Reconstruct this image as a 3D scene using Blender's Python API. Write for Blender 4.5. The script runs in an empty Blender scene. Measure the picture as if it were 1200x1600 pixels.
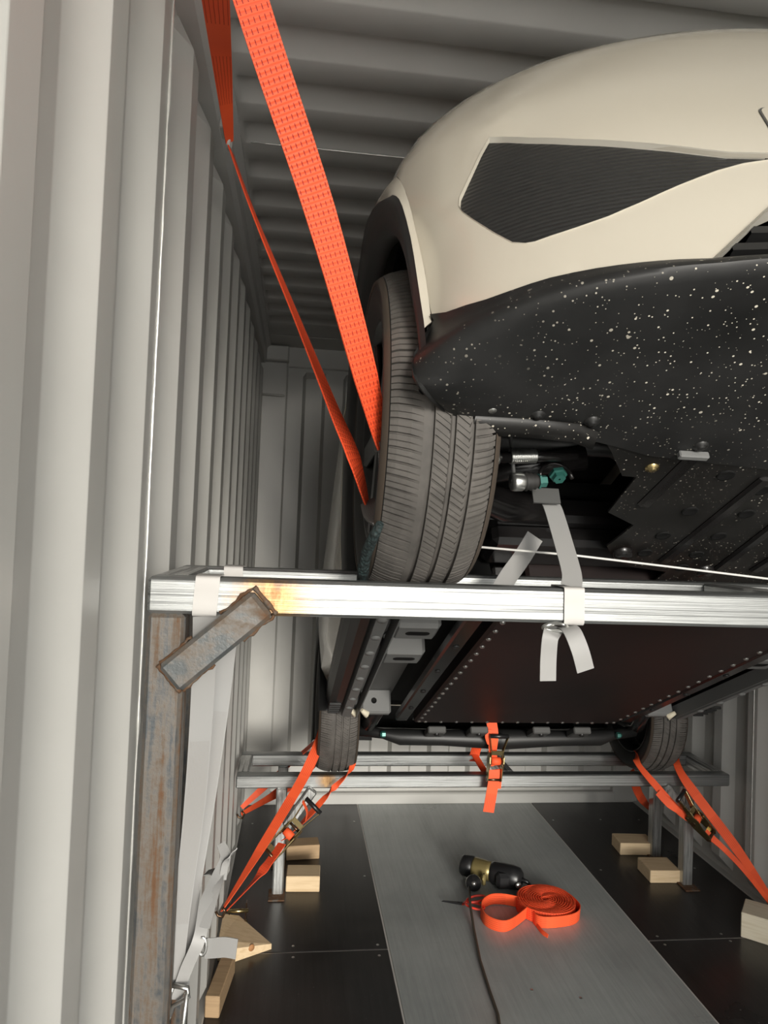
import bpy, bmesh, math, random
from mathutils import Vector, Matrix
from mathutils.geometry import delaunay_2d_cdt

random.seed(7)
SC = bpy.context.scene
COL = SC.collection

# ---------------------------------------------------------------- camera, sky, sun, exposure
HC = 1.5954
cam_data = bpy.data.cameras.new('camera')
cam_data.sensor_fit = 'VERTICAL'
cam_data.sensor_height = 36.0
cam_data.lens = 1100.0 / 1600.0 * 36.0
cam_data.clip_start = 0.02
cam = bpy.data.objects.new('camera', cam_data)
COL.objects.link(cam)
_yaw, _pit, _rol = (0.12054,0.02932,0.03928)
_F = Vector((math.sin(_yaw) * math.cos(_pit), math.cos(_yaw) * math.cos(_pit), math.sin(_pit)))
_r = Vector((math.cos(_yaw), -math.sin(_yaw), 0))
_u = _r.cross(_F)
_r2 = _r * math.cos(_rol) + _u * math.sin(_rol)
_u2 = -_r * math.sin(_rol) + _u * math.cos(_rol)
cam.matrix_world = Matrix(((_r2.x, _u2.x, -_F.x, 0), (_r2.y, _u2.y, -_F.y, 0), (_r2.z, _u2.z, -_F.z, HC), (0, 0, 0, 1)))
SC.camera = cam

world = bpy.data.worlds.new('overcast_sky')
SC.world = world
world.use_nodes = True
wn = world.node_tree.nodes
bg = wn['Background']
bg.inputs[0].default_value = (1.0, 0.985, 0.95, 1)
bg.inputs[1].default_value = 2.4

sun_data = bpy.data.lights.new('sun', 'SUN')
sun_data.energy = 1.45
sun_data.angle = math.radians(13)
sun_data.color = (1.0, 0.95, 0.86)
sun = bpy.data.objects.new('sun', sun_data)
COL.objects.link(sun)
sun.rotation_euler = (math.radians(90 - 8), 0, math.radians(7.5))
# a portal in the open doorway helps the sky light find its way in
por_data = bpy.data.lights.new('door_portal', 'AREA')
por_data.shape = 'RECTANGLE'
por_data.size, por_data.size_y = 2.4, 2.75
por_data.cycles.is_portal = True
por = bpy.data.objects.new('door_portal', por_data)
por.location = (0.94, -1.5, 1.33)
por.rotation_euler = (math.radians(90), 0, 0)
COL.objects.link(por)

SC.view_settings.view_transform = 'Standard'
SC.view_settings.look = 'None'
SC.view_settings.gamma = 1
SC.view_settings.use_curve_mapping = False
SC.view_settings.exposure = 0.95
SC.cycles.use_denoising = True
SC.cycles.max_bounces = 10
SC.cycles.diffuse_bounces = 6

# ---------------------------------------------------------------- materials
def mat(name, col, rough=0.5, metal=0.0, spec=0.5, coat=0.0):
    m = bpy.data.materials.new(name)
    m.use_nodes = True
    b = m.node_tree.nodes['Principled BSDF']
    b.inputs['Base Color'].default_value = (*col, 1)
    b.inputs['Roughness'].default_value = rough
    b.inputs['Metallic'].default_value = metal
    b.inputs['Specular IOR Level'].default_value = spec
    b.inputs['Coat Weight'].default_value = coat
    return m

class NT:
    """small helper to chain nodes"""
    def __init__(s, m):
        s.t = m.node_tree
        s.b = s.t.nodes['Principled BSDF']
    def n(s, kind, **kw):
        k = s.t.nodes.new(kind)
        for a, v in kw.items():
            setattr(k, a, v)
        return k
    def l(s, a, b):
        s.t.links.new(a, b)
    def coord(s, which='Object', scale=(1, 1, 1), loc=(0, 0, 0), rot=(0, 0, 0)):
        c = s.n('ShaderNodeTexCoord')
        mp = s.n('ShaderNodeMapping')
        mp.inputs['Scale'].default_value = scale
        mp.inputs['Location'].default_value = loc
        mp.inputs['Rotation'].default_value = rot
        s.l(c.outputs[which], mp.inputs[0])
        return mp.outputs[0]
    def noise(s, vec, scale, detail=4, rough=0.55):
        k = s.n('ShaderNodeTexNoise')
        k.inputs['Scale'].default_value = scale
        k.inputs['Detail'].default_value = detail
        k.inputs['Roughness'].default_value = rough
        s.l(vec, k.inputs['Vector'])
        return k.outputs[0]
    def ramp(s, fac, stops):
        k = s.n('ShaderNodeValToRGB')
        e = k.color_ramp.elements
        while len(e) < len(stops):
            e.new(0.5)
        for q, (p, c) in zip(e, stops):
            q.position = p
            q.color = (*c, 1) if len(c) == 3 else c
        s.l(fac, k.inputs[0])
        return k.outputs[0]
    def mix(s, fac, a, b):
        k = s.n('ShaderNodeMix', data_type='RGBA')
        for v, i in ((fac, 0), (a, 6), (b, 7)):
            if hasattr(v, 'links'):
                s.l(v, k.inputs[i])
            else:
                k.inputs[i].default_value = v if i == 0 else (*v, 1)
        return k.outputs[2]
    def math(s, op, a, b=0.0, c=0.0):
        k = s.n('ShaderNodeMath', operation=op)
        for v, i in ((a, 0), (b, 1), (c, 2)):
            if hasattr(v, 'links'):
                s.l(v, k.inputs[i])
            else:
                k.inputs[i].default_value = v
        return k.outputs[0]
    def sep(s, vec):
        k = s.n('ShaderNodeSeparateXYZ')
        s.l(vec, k.inputs[0])
        return k.outputs
    def bump(s, h, strength=0.3, dist=0.01):
        k = s.n('ShaderNodeBump')
        k.inputs['Strength'].default_value = strength
        k.inputs['Distance'].default_value = dist
        s.l(h, k.inputs['Height'])
        s.l(k.outputs[0], s.b.inputs['Normal'])
    def col(s, c):
        s.l(c, s.b.inputs['Base Color'])
    def rough(s, c):
        s.l(c, s.b.inputs['Roughness'])

M = {}
# container paint
m = mat('container_paint', (0.6, 0.6, 0.58), 0.38)
t = NT(m); v = t.coord('Object')
t.col(t.ramp(t.noise(v, 2.2, 5), [(0.3, (0.46, 0.455, 0.432)), (0.7, (0.525, 0.52, 0.495))]))
t.bump(t.noise(v, 3.0, 2), 0.12, 0.02)
M['paint'] = m
m = mat('roof_paint', (0.42, 0.42, 0.4), 0.42)
t = NT(m); v = t.coord('Object')
t.col(t.ramp(t.noise(v, 3, 5), [(0.3, (0.53, 0.526, 0.51)), (0.7, (0.60, 0.596, 0.58))]))
M['roof'] = m
M['weld'] = mat('weld_bead', (0.75, 0.75, 0.72), 0.25, 0.6)
# floor ply
def ply(name, c0, c1, r0, r1, lines):
    m = mat(name, c0, 0.4)
    t = NT(m)
    v = t.coord('Object', (1, 1, 1))
    n1 = t.noise(v, 1.6, 6, 0.6)
    vs = t.coord('Object', (34, 1.3, 1))
    n2 = t.noise(vs, 2.0, 6, 0.7)
    a = t.math('ADD', t.math('MULTIPLY', n1, 0.6), t.math('MULTIPLY', n2, 0.4))
    base = t.ramp(a, [(0.36, c0), (0.62, c1)])
    vx = t.coord('Object', (1.2, 40, 1))
    s = t.ramp(t.noise(vx, 3.0, 8, 0.75), [(0.63, (0, 0, 0)), (0.76, (1, 1, 1))])
    s = t.math('MULTIPLY', s, lines)
    base = t.mix(s, base, (0.02, 0.02, 0.02))
    sc = t.ramp(t.noise(t.coord('Object'), 95, 2), [(0.73, (0, 0, 0)), (0.76, (1, 1, 1))])
    t.col(t.mix(t.math('MULTIPLY', sc, 0.28), base, (0.45, 0.43, 0.4)))
    t.rough(t.ramp(n1, [(0.3, (r0,) * 3), (0.7, (r1,) * 3)]))
    t.bump(n2, 0.08, 0.004)
    return m
M['ply_dark'] = ply('dark_film_plywood', (0.008, 0.007, 0.007), (0.03, 0.027, 0.026), 0.26, 0.42, 0.2)
M['ply_grey'] = ply('worn_grey_plywood', (0.26, 0.275, 0.27), (0.40, 0.42, 0.412), 0.27, 0.4, 0.5)
M['joint'] = mat('dusty_joint_filler', (0.55, 0.53, 0.5), 0.8)
# galvanised tube, streaks run along local X or Y
def galv(name, sc, scorch=None, tint=(0.27, 0.278, 0.275)):
    m = mat(name, tint, 0.34, 0.75)
    t = NT(m)
    n = t.noise(t.coord('Object', sc), 1.0, 7, 0.7)
    c = t.ramp(n, [(0.36, tuple(x * 0.35 for x in tint)), (0.46, tuple(x * 0.85 for x in tint)), (0.5, tuple(min(1, x * 1.3) for x in tint)), (0.56, tint), (0.64, tuple(x * 0.7 for x in tint))])
    if scorch:
        d = t.n('ShaderNodeVectorMath', operation='DISTANCE')
        t.l(t.coord('Object'), d.inputs[0])
        d.inputs[1].default_value = scorch[0]
        nn = t.noise(t.coord('Object', (40, 40, 14)), 1.0, 5, 0.7)
        f = t.math('SUBTRACT', 1.0, t.math('DIVIDE', d.outputs['Value'], scorch[1]))
        f = t.math('ADD', f, t.math('MULTIPLY', t.math('SUBTRACT', nn, 0.5), 1.1))
        f = t.ramp(f, [(0.05, (0, 0, 0)), (0.75, (1, 1, 1))])
        c = t.mix(f, c, t.ramp(nn, [(0.38, (0.16, 0.07, 0.025)), (0.62, (0.42, 0.27, 0.13))]))
    t.col(c)
    t.rough(t.ramp(n, [(0.3, (0.46,) * 3), (0.65, (0.3,) * 3)]))
    t.bump(n, 0.25, 0.002)
    return m
M['galv'] = galv('galvanised_steel', (1.2, 120, 200))
M['galv_y'] = galv('galvanised_steel_cross', (60, 2, 60), tint=(0.5, 0.5, 0.49))
M['galv_v'] = galv('galvanised_steel_post', (60, 60, 2), tint=(0.45, 0.46, 0.45))
# rusty mill steel
def rusty(name, grey, amount, sc=(6, 6, 2.2)):
    m = mat(name, grey, 0.5, 0.35)
    t = NT(m)
    n = t.noise(t.coord('Object', sc), 2.6, 8, 0.65)
    n2 = t.noise(t.coord('Object'), 55, 5, 0.7)
    a = t.math('ADD', t.math('MULTIPLY', n, 0.72), t.math('MULTIPLY', n2, 0.28))
    c = t.ramp(a, [(amount - 0.13, grey), (amount - 0.03, (0.14, 0.125, 0.11)), (amount + 0.03, (0.13, 0.10, 0.075)), (amount + 0.1, (0.14, 0.075, 0.04)), (amount + 0.2, (0.12, 0.06, 0.03))])
    t.col(c)
    t.rough(t.ramp(a, [(amount - 0.1, (0.42,) * 3), (amount + 0.1, (0.85,) * 3)]))
    t.bump(n2, 0.3, 0.003)
    return m
M['rust_post'] = rusty('rusted_blue_grey_steel', (0.065, 0.075, 0.083), 0.52, (26, 26, 1.6))
M['rust_brace'] = rusty('scaled_grey_steel', (0.085, 0.092, 0.094), 0.57, (5, 9, 9))
M['rust_edge'] = rusty('rust_brown_weld', (0.2, 0.1, 0.05), 0.4, (20, 20, 20))
# car
m = mat('cream_white_car_paint', (0.5, 0.462, 0.388), 0.22, 0.0, 0.5, 0.6)
m.node_tree.nodes['Principled BSDF'].inputs['Coat Roughness'].default_value = 0.12
M['white'] = m
M['white_edge'] = mat('cream_white_trim_edge', (0.6, 0.57, 0.5), 0.3)
# black plastic with dried mud splashes
def splash(name, base, rough, dens, rim=True):
    m = mat(name, base, rough, 0, 0.28)
    t = NT(m)
    v = t.coord('Object')
    total = None
    for sc, lo, seed, keep in ((26.0, 0.14, 0.0, 0.82), (60.0, 0.19, 3.7, 0.68), (115.0, 0.23, 9.1, 0.6), (210.0, 0.25, 5.3, 0.6)):
        vv = t.n('ShaderNodeTexVoronoi')
        vv.inputs['Scale'].default_value = sc
        vm = t.n('ShaderNodeVectorMath', operation='ADD')
        t.l(v, vm.inputs[0]); vm.inputs[1].default_value = (seed, seed * 0.7, seed * 1.3)
        t.l(vm.outputs[0], vv.inputs['Vector'])
        sx = t.sep(vv.outputs['Color'])
        # drop radius differs from cell to cell, most cells are empty
        rad = t.math('MULTIPLY', t.math('SUBTRACT', sx[0], keep), lo * 2.6)
        hit = t.math('LESS_THAN', vv.outputs['Distance'], rad)
        total = hit if total is None else t.math('MAXIMUM', total, hit)
    region = t.ramp(t.noise(v, 3.5, 3), [(0.38, (0, 0, 0)), (0.55, (1, 1, 1))])
    high = t.ramp(t.sep(v)[2], [(0.185, (1, 1, 1)), (0.225, (0.12, 0.12, 0.12))])
    region = t.math('MULTIPLY', region, high)
    f = t.math('MULTIPLY', total, t.math('MULTIPLY', region, dens))
    fine = t.ramp(t.noise(v, 9, 4), [(0.35, tuple(base)), (0.8, tuple(min(1, x * 2.0 + 0.004) for x in base))])
    t.col(t.mix(f, fine, (0.68, 0.63, 0.53)))
    t.rough(t.ramp(f, [(0, (rough,) * 3), (1, (0.85,) * 3)]))
    return m
M['bumper_black'] = splash('black_plastic_with_mud_splashes', (0.010, 0.010, 0.010), 0.42, 1.0)
M['tray_black'] = splash('black_undertray_with_mud_splashes', (0.009, 0.0085, 0.008), 0.36, 1.0)
M['black'] = mat('black_plastic', (0.012, 0.012, 0.012), 0.45)
M['matte_black'] = mat('matte_black_liner', (0.006, 0.006, 0.006), 0.8, 0, 0.2)
M['gloss_black'] = mat('gloss_black_steel', (0.012, 0.011, 0.011), 0.22)
m = mat('dark_coated_battery_tray', (0.014, 0.009, 0.008), 0.5, 0, 0.3)
t = NT(m)
sc = t.ramp(t.noise(t.coord('Object', (9, 130, 1)), 1.6, 6, 0.7), [(0.71, (0, 0, 0)), (0.78, (1, 1, 1))])
t.col(t.mix(t.math('MULTIPLY', sc, 0.22), t.ramp(t.noise(t.coord('Object'), 1.5, 3), [(0.3, (0.008, 0.007, 0.007)), (0.7, (0.022, 0.012, 0.011))]), (0.3, 0.27, 0.24)))
M['battery'] = m
m = mat('black_mesh_insert', (0.012, 0.012, 0.012), 0.4)
t = NT(m)
z = t.sep(t.coord('Object', (1, 1, 1)))[2]
w = t.math('SINE', t.math('MULTIPLY', z, 2 * math.pi / 0.0078))
t.bump(w, 0.3, 0.002)
t.col(t.ramp(w, [(0.0, (0.014, 0.014, 0.014)), (1.0, (0.02, 0.02, 0.019))]))
M['mesh'] = m
M['glass'] = mat('dark_window_glass', (0.01, 0.012, 0.013), 0.05)
M['primer'] = mat('grey_primer_underbody', (0.15, 0.152, 0.15), 0.5)
M['primer_dark'] = mat('dark_grey_underbody', (0.07, 0.07, 0.068), 0.55)
M['sealer'] = mat('cream_seam_sealer', (0.66, 0.6, 0.46), 0.6)
m = mat('tyre_rubber', (0.06, 0.055, 0.05), 0.75)
t = NT(m)
t.col(t.ramp(t.noise(t.coord('Object', (3, 3, 3)), 4, 6, 0.6), [(0.35, (0.06, 0.055, 0.05)), (0.7, (0.115, 0.105, 0.095))]))
M['tread'] = m
M['tyre'] = mat('tyre_sidewall', (0.016, 0.015, 0.014), 0.65)
M['dust_ring'] = mat('muddy_tyre_shoulder', (0.055, 0.04, 0.028), 0.9)
M['alloy'] = mat('dark_alloy', (0.045, 0.045, 0.045), 0.35, 0.8)
M['steel'] = mat('bright_steel', (0.62, 0.62, 0.6), 0.28, 0.95)
M['zinc'] = mat('yellow_zinc', (0.42, 0.33, 0.16), 0.26, 0.95)
M['zinc_dark'] = mat('dark_bronze_zinc', (0.12, 0.07, 0.04), 0.3, 0.8)
M['teal'] = mat('teal_coated_bolt', (0.03, 0.13, 0.11), 0.35, 0.3)
# webbing: V runs along the strap in metres, U across 0..1
def webbing(name, col, dark, ribs, dashes, rough=0.62, sheen=0.0, trans=0.0):
    m = mat(name, col, rough, 0, 0.4)
    t = NT(m)
    c = t.n('ShaderNodeTexCoord')
    u, vv, _ = t.sep(c.outputs['UV'])
    su = t.math('ABSOLUTE', t.math('SUBTRACT', t.math('FRACT', t.math('MULTIPLY', u, ribs)), 0.5))
    fv = t.math('FRACT', t.math('MULTIPLY', vv, dashes))
    line = t.math('LESS_THAN', su, 0.1)
    dash = t.math('MULTIPLY', line, t.math('GREATER_THAN', fv, 0.42))
    edge = t.math('LESS_THAN', t.math('ABSOLUTE', t.math('SUBTRACT', u, 0.5)), 0.44)
    dash = t.math('MULTIPLY', dash, edge)
    cross = t.math('SINE', t.math('MULTIPLY', vv, 2 * math.pi * dashes * 2))
    h = t.math('SUBTRACT', t.math('MULTIPLY', cross, 0.5), t.math('MULTIPLY', dash, 1.2))
    t.bump(h, 0.5, 0.0012)
    t.col(t.mix(dash, t.mix(t.math('MULTIPLY', t.math('ADD', cross, 1.0), 0.1), col, dark), dark))
    return m
M['orange'] = webbing('orange_webbing', (0.93, 0.1, 0.03), (0.3, 0.015, 0.006), 6, 90)
M['orange_line'] = webbing('orange_webbing_with_lines', (0.95, 0.12, 0.035), (0.6, 0.05, 0.015), 6, 4)
M['grey_sleeve'] = webbing('grey_wear_sleeve', (0.12, 0.115, 0.11), (0.07, 0.065, 0.06), 8, 120)
M['white_web_lit'] = webbing('white_strap_wrap_lit', (0.52, 0.505, 0.485), (0.36, 0.32, 0.29), 16, 2, 0.4)  # lit copy of the white strap: light on the wraps put into the colour
M['white_web_shaded'] = webbing('white_composite_strap_shaded', (0.29, 0.288, 0.282), (0.22, 0.205, 0.19), 16, 2, 0.4)  # same strap darkened: shade on the hanging lengths painted into the colour
m = mat('dark_green_braid', (0.012, 0.024, 0.025), 0.75)
t = NT(m)
vv_ = t.n('ShaderNodeTexVoronoi'); vv_.inputs['Scale'].default_value = 190
t.l(t.coord('Object', (1, 1, 0.6)), vv_.inputs['Vector'])
t.bump(vv_.outputs['Distance'], 0.8, 0.003)
t.col(t.ramp(vv_.outputs['Distance'], [(0.1, (0.022, 0.042, 0.043)), (0.6, (0.006, 0.012, 0.012))]))
M['sling'] = m
M['cord_white'] = mat('white_cord', (0.7, 0.69, 0.66), 0.6)
M['cord_brown'] = mat('brown_cable', (0.07, 0.055, 0.04), 0.5)
def wood(name, c0, c1, scv=(4, 60, 60)):
    m = mat(name, c0, 0.7)
    t = NT(m)
    v = t.coord('Object', scv)
    n = t.noise(v, 1.0, 5, 0.6)
    t.col(t.ramp(n, [(0.3, c0), (0.5, c1), (0.72, c0)]))
    t.bump(n, 0.2, 0.002)
    return m
M['pine'] = wood('pale_pine', (0.62, 0.45, 0.26), (0.74, 0.57, 0.36))
M['pine_dull'] = wood('weathered_pine', (0.33, 0.22, 0.12), (0.44, 0.3, 0.17))
M['pine_pale'] = wood('bleached_pine', (0.66, 0.58, 0.42), (0.76, 0.69, 0.54))
M['knot'] = mat('pine_knot', (0.42, 0.2, 0.08), 0.7)
M['gold_paint'] = mat('olive_gold_housing', (0.3, 0.24, 0.1), 0.35, 0.6)
M['tool_black'] = mat('tool_black_plastic', (0.013, 0.013, 0.014), 0.35)
M['red_handle'] = mat('red_handle_plastic', (0.75, 0.06, 0.035), 0.35)
M['concrete'] = mat('concrete_yard', (0.52, 0.51, 0.49), 0.9)

# ---------------------------------------------------------------- mesh helpers
class MB:
    def __init__(s):
        s.bm = bmesh.new()
        s.uv = s.bm.loops.layers.uv.new('UVMap')
        s.smooth = False
    def quad(s, vs, uvs=None, mi=0):
        try:
            f = s.bm.faces.new(vs)
        except ValueError:
            return None
        f.material_index = mi
        f.smooth = s.smooth
        if uvs:
            for lp, q in zip(f.loops, uvs):
                lp[s.uv].uv = q
        return f
    def verts(s, pts):
        return [s.bm.verts.new(p) for p in pts]
    def grid(s, rows, closed_u=False, closed_v=False, mi=0):
        g = [s.verts(r) for r in rows]
        nr, nc = len(g), len(g[0])
        for i in range(nr if closed_v else nr - 1):
            for j in range(nc if closed_u else nc - 1):
                a, b = g[i], g[(i + 1) % nr]
                s.quad([a[j], a[(j + 1) % nc], b[(j + 1) % nc], b[j]], mi=mi)
        return g
    def box(s, c, size, rot=None, bev=0.0, mi=0):
        """box with chamfered edges"""
        hx, hy, hz = size[0] / 2, size[1] / 2, size[2] / 2
        b = min(bev, hx * 0.9, hy * 0.9, hz * 0.9)
        R = rot if rot is not None else Matrix.Identity(3)
        c = Vector(c)
        tmp = bmesh.new()
        bmesh.ops.create_cube(tmp, size=1.0)
        for v in tmp.verts:
            v.co = Vector((v.co.x * 2 * hx, v.co.y * 2 * hy, v.co.z * 2 * hz))
        if b > 0:
            bmesh.ops.bevel(tmp, geom=tmp.edges[:], offset=b, segments=1, affect='EDGES', profile=0.5)
        mp = {v: s.bm.verts.new(c + R @ v.co) for v in tmp.verts}
        for f in tmp.faces:
            s.quad([mp[v] for v in f.verts], mi=mi)
        tmp.free()
    def beam(s, a, b, w, h, up=(0, 0, 1), bev=0.003, mi=0):
        """square bar from a to b; w across, h along up"""
        a, b = Vector(a), Vector(b)
        d = (b - a); L = d.length; d.normalize()
        x = d.cross(Vector(up)).normalized(); z = x.cross(d)
        s.box((a + b) / 2, (w, L, h), Matrix((x, d, z)).transposed(), bev, mi)
    def prism(s, poly, origin, ax, ay, n, mi=0):
        """extrude a 2D polygon given in axes ax, ay by the vector n"""
        o, ax, ay, n = Vector(origin), Vector(ax), Vector(ay), Vector(n)
        A = s.verts([o + ax * p[0] + ay * p[1] for p in poly])
        B = s.verts([o + ax * p[0] + ay * p[1] + n for p in poly])
        k = len(poly)
        s.quad(A[::-1], mi=mi); s.quad(B, mi=mi)
        for i in range(k):
            s.quad([A[i], A[(i + 1) % k], B[(i + 1) % k], B[i]], mi=mi)
    def tube(s, pts, r, n=8, cap=True, mi=0):
        pts = [Vector(p) for p in pts]
        rows = []
        up = None
        for i, p in enumerate(pts):
            d = (pts[min(i + 1, len(pts) - 1)] - pts[max(i - 1, 0)]).normalized()
            if up is None:
                up = d.orthogonal().normalized()
            x = (up - d * up.dot(d)).normalized(); up = x
            y = d.cross(x)
            rr = r[i] if isinstance(r, (list, tuple)) else r
            rows.append([p + (x * math.cos(2 * math.pi * k / n) + y * math.sin(2 * math.pi * k / n)) * rr for k in range(n)])
        sm = s.smooth; s.smooth = True
        g = s.grid(rows, closed_u=True, mi=mi)
        s.smooth = sm
        if cap:
            s.quad(g[0][::-1], mi=mi); s.quad(g[-1], mi=mi)
    def lathe(s, prof, o, axis, n=24, mi=0, closed=False, flat=False):
        """prof: (radius, along) pairs turned about axis through o"""
        o, axis = Vector(o), Vector(axis).normalized()
        x = axis.orthogonal().normalized(); y = axis.cross(x)
        rows = [[o + axis * a + (x * math.cos(2 * math.pi * k / n) + y * math.sin(2 * math.pi * k / n)) * max(r, 1e-4) for k in range(n)] for r, a in prof]
        sm = s.smooth; s.smooth = not flat
        s.grid(rows, closed_u=True, closed_v=closed, mi=mi)
        s.smooth = sm
    def ribbon(s, pts, wdirs, w, th=0.0028, sub=6, mi=0, v0=0.0):
        """flat webbing along a smooth path; wdirs is the direction across it at every point"""
        pts = [Vector(p) for p in pts]
        if not isinstance(wdirs, list):
            wdirs = [wdirs] * len(pts)
        wdirs = [Vector(q).normalized() for q in wdirs]
        ws = w if isinstance(w, list) else [w] * len(pts)
        P, D, Wd = [], [], []
        n = len(pts)
        for i in range(n - 1):
            p0, p1, p2, p3 = pts[max(i - 1, 0)], pts[i], pts[i + 1], pts[min(i + 2, n - 1)]
            for k in range(sub):
                q = k / sub
                P.append(0.5 * ((2 * p1) + (p2 - p0) * q + (2 * p0 - 5 * p1 + 4 * p2 - p3) * q * q + (3 * p1 - p0 - 3 * p2 + p3) * q ** 3))
                D.append(wdirs[i].lerp(wdirs[i + 1], q)); Wd.append(ws[i] + (ws[i + 1] - ws[i]) * q)
        P.append(pts[-1]); D.append(wdirs[-1]); Wd.append(ws[-1])
        L = v0; prev = None; rows = []
        for i, p in enumerate(P):
            tg = (P[min(i + 1, len(P) - 1)] - P[max(i - 1, 0)]).normalized()
            d = (D[i] - tg * D[i].dot(tg)).normalized()
            nn = tg.cross(d)
            if prev is not None:
                L += (p - prev).length
            prev = p
            hw = Wd[i] / 2
            row = s.verts([p - d * hw + nn * th / 2, p + d * hw + nn * th / 2, p + d * hw - nn * th / 2, p - d * hw - nn * th / 2])
            rows.append((row, L, s.verts([q.co for q in row])))
        for (a, la, a2), (b, lb, b2) in zip(rows, rows[1:]):
            s.smooth = True
            s.quad([a2[0], a2[1], b2[1], b2[0]], [(0, la), (1, la), (1, lb), (0, lb)], mi)
            s.quad([a2[2], a2[3], b2[3], b2[2]], [(1, la), (0, la), (0, lb), (1, lb)], mi)
            s.smooth = False
            s.quad([a[1], a[2], b[2], b[1]], [(1, la), (1, la), (1, lb), (1, lb)], mi)
            s.quad([a[3], a[0], b[0], b[3]], [(0, la), (0, la), (0, lb), (0, lb)], mi)
        s.quad(rows[0][0][::-1], mi=mi); s.quad(rows[-1][0], mi=mi)
        return L
    def build(s, name, mats, parent=None, normals=True):
        if normals:
            bmesh.ops.recalc_face_normals(s.bm, faces=s.bm.faces[:])
        me = bpy.data.meshes.new(name)
        s.bm.to_mesh(me); s.bm.free()
        for q in (mats if isinstance(mats, (list, tuple)) else [mats]):
            me.materials.append(q)
        o = bpy.data.objects.new(name, me)
        COL.objects.link(o)
        if parent:
            o.parent = parent
        return o

def tag(o, label=None, cat=None, group=None, kind=None):
    if label: o['label'] = label
    if cat: o['category'] = cat
    if group: o['group'] = group
    if kind: o['kind'] = kind
    return o
def empty(name, loc=(0, 0, 0), rot=(0, 0, 0)):
    o = bpy.data.objects.new(name, None)
    o.empty_display_size = 0.1
    COL.objects.link(o)
    o.location = loc; o.rotation_euler = rot
    return o
def dup(o, parent=None):
    c = o.copy(); COL.objects.link(c)
    if parent: c.parent = parent
    for ch in list(o.children):
        dup(ch, c)
    return c
def frame3(d, up):
    """columns: along d, across, up"""
    d = Vector(d).normalized(); up = Vector(up)
    w = up.cross(d).normalized(); u = d.cross(w)
    return d, w, u

# ---------------------------------------------------------------- the container shell
XL, XR, YB, YF, ZT = -0.235, 2.115, 4.19, -1.47, 2.669
DEP = 0.034
def corrugated_wall(name, x_in, sgn, s0, pitch):
    """inner flats at x_in, recesses DEP further out; s0 = start of one inner flat"""
    ys = []
    k0 = math.floor((YF - s0) / pitch) - 1
    k = k0
    while s0 + k * pitch < YB + pitch:
        b = s0 + k * pitch
        for dy, dd in ((0, 0), (0.067, 0), (0.067 + 0.064, 1), (0.067 + 0.064 + 0.07, 1)):
            ys.append((b + dy, dd))
        k += 1
    ys = [q for q in ys if YF <= q[0] <= YB]
    ys = [(YF, ys[0][1])] + ys + [(YB, ys[-1][1])]
    mb = MB()
    rows = []
    for z, a in ((-0.03, 0), (0.03, 0), (0.075, 1), (2.50, 1), (2.565, 0), (ZT, 0)):
        rows.append([(x_in + sgn * DEP * (1 - a * (1 - dd)), y, z) for y, dd in ys])
    mb.grid(rows)
    o = mb.build(name, M['paint'])
    sm = o.modifiers.new('thickness', 'SOLIDIFY'); sm.thickness = 0.003; sm.offset = 1
    bv = o.modifiers.new('bends', 'BEVEL'); bv.width = 0.006; bv.segments = 2; bv.limit_method = 'ANGLE'; bv.angle_limit = math.radians(18)
    return tag(o, kind='structure')
wl = corrugated_wall('wall_left', XL, -1, 0.625 - 0.067, 0.265)
wr = corrugated_wall('wall_right', XR, 1, 3.265 - 0.262 * 3, 0.262)
# vertical weld beads where wall sheets meet
def bead(parent, x, y, z0, z1):
    mb = MB()
    pts = []; n = 60
    for i in range(n + 1):
        pts.append((x + random.uniform(-0.0004, 0.0004), y + random.uniform(-0.0006, 0.0006), z0 + (z1 - z0) * i / n))
    mb.tube(pts, [0.0021 + (0.0018 if random.random() < 0.05 else random.uniform(-0.0005, 0.0004)) for _ in pts], 6)
    return mb.build('weld_bead', M['weld'], parent)
bead(wl, XL + 0.001, 1.142, 0.06, 2.52)
bead(wr, XR - 0.001, 3.027, 0.06, 2.52)
# back wall: vertical corrugation between post, sill and header
def back_wall():
    mb = MB()
    prof = []
    x = 0.609 - 0.24 * 4
    while x < 2.4:
        prof += [(x - 0.018, 1), (x, 0), (x + 0.104, 0), (x + 0.122, 1)]
        x += 0.24
    prof = [p for p in prof if -0.095 < p[0] < 1.985]
    prof = [(-0.1, 0)] + prof + [(1.99, 0)]
    rows = []
    for z, a in ((0.0, 0.15), (0.075, 0.15), (0.10, 1), (2.50, 1), (2.53, 0.0), (2.62, 0.0)):
        rows.append([(px, YB + 0.045 * (dd if a == 1 else a), z) for px, dd in prof])
    mb.grid(rows)
    o = mb.build('wall_back', M['paint'])
    sm = o.modifiers.new('thickness', 'SOLIDIFY'); sm.thickness = 0.003; sm.offset = 1
    bv = o.modifiers.new('bends', 'BEVEL'); bv.width = 0.006; bv.segments = 2; bv.limit_method = 'ANGLE'; bv.angle_limit = math.radians(18)
    tag(o, kind='structure')
    mb = MB(); mb.box((0.945, YB - 0.012, 0.028), (2.36, 0.05, 0.068), bev=0.008)
    tag(mb.build('trim_1', M['paint']), kind='structure')
    # header plate between the roof sheet and the end wall
    mb = MB(); mb.box((0.94, 4.075, ZT + 0.004), (2.42, 0.30, 0.012), bev=0.003)
    mb.box((0.94, YB + 0.01, 2.615), (2.42, 0.06, 0.13), bev=0.006)
    tag(mb.build('trim_2', M['paint']), kind='structure')
    return o
wb = back_wall()
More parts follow.
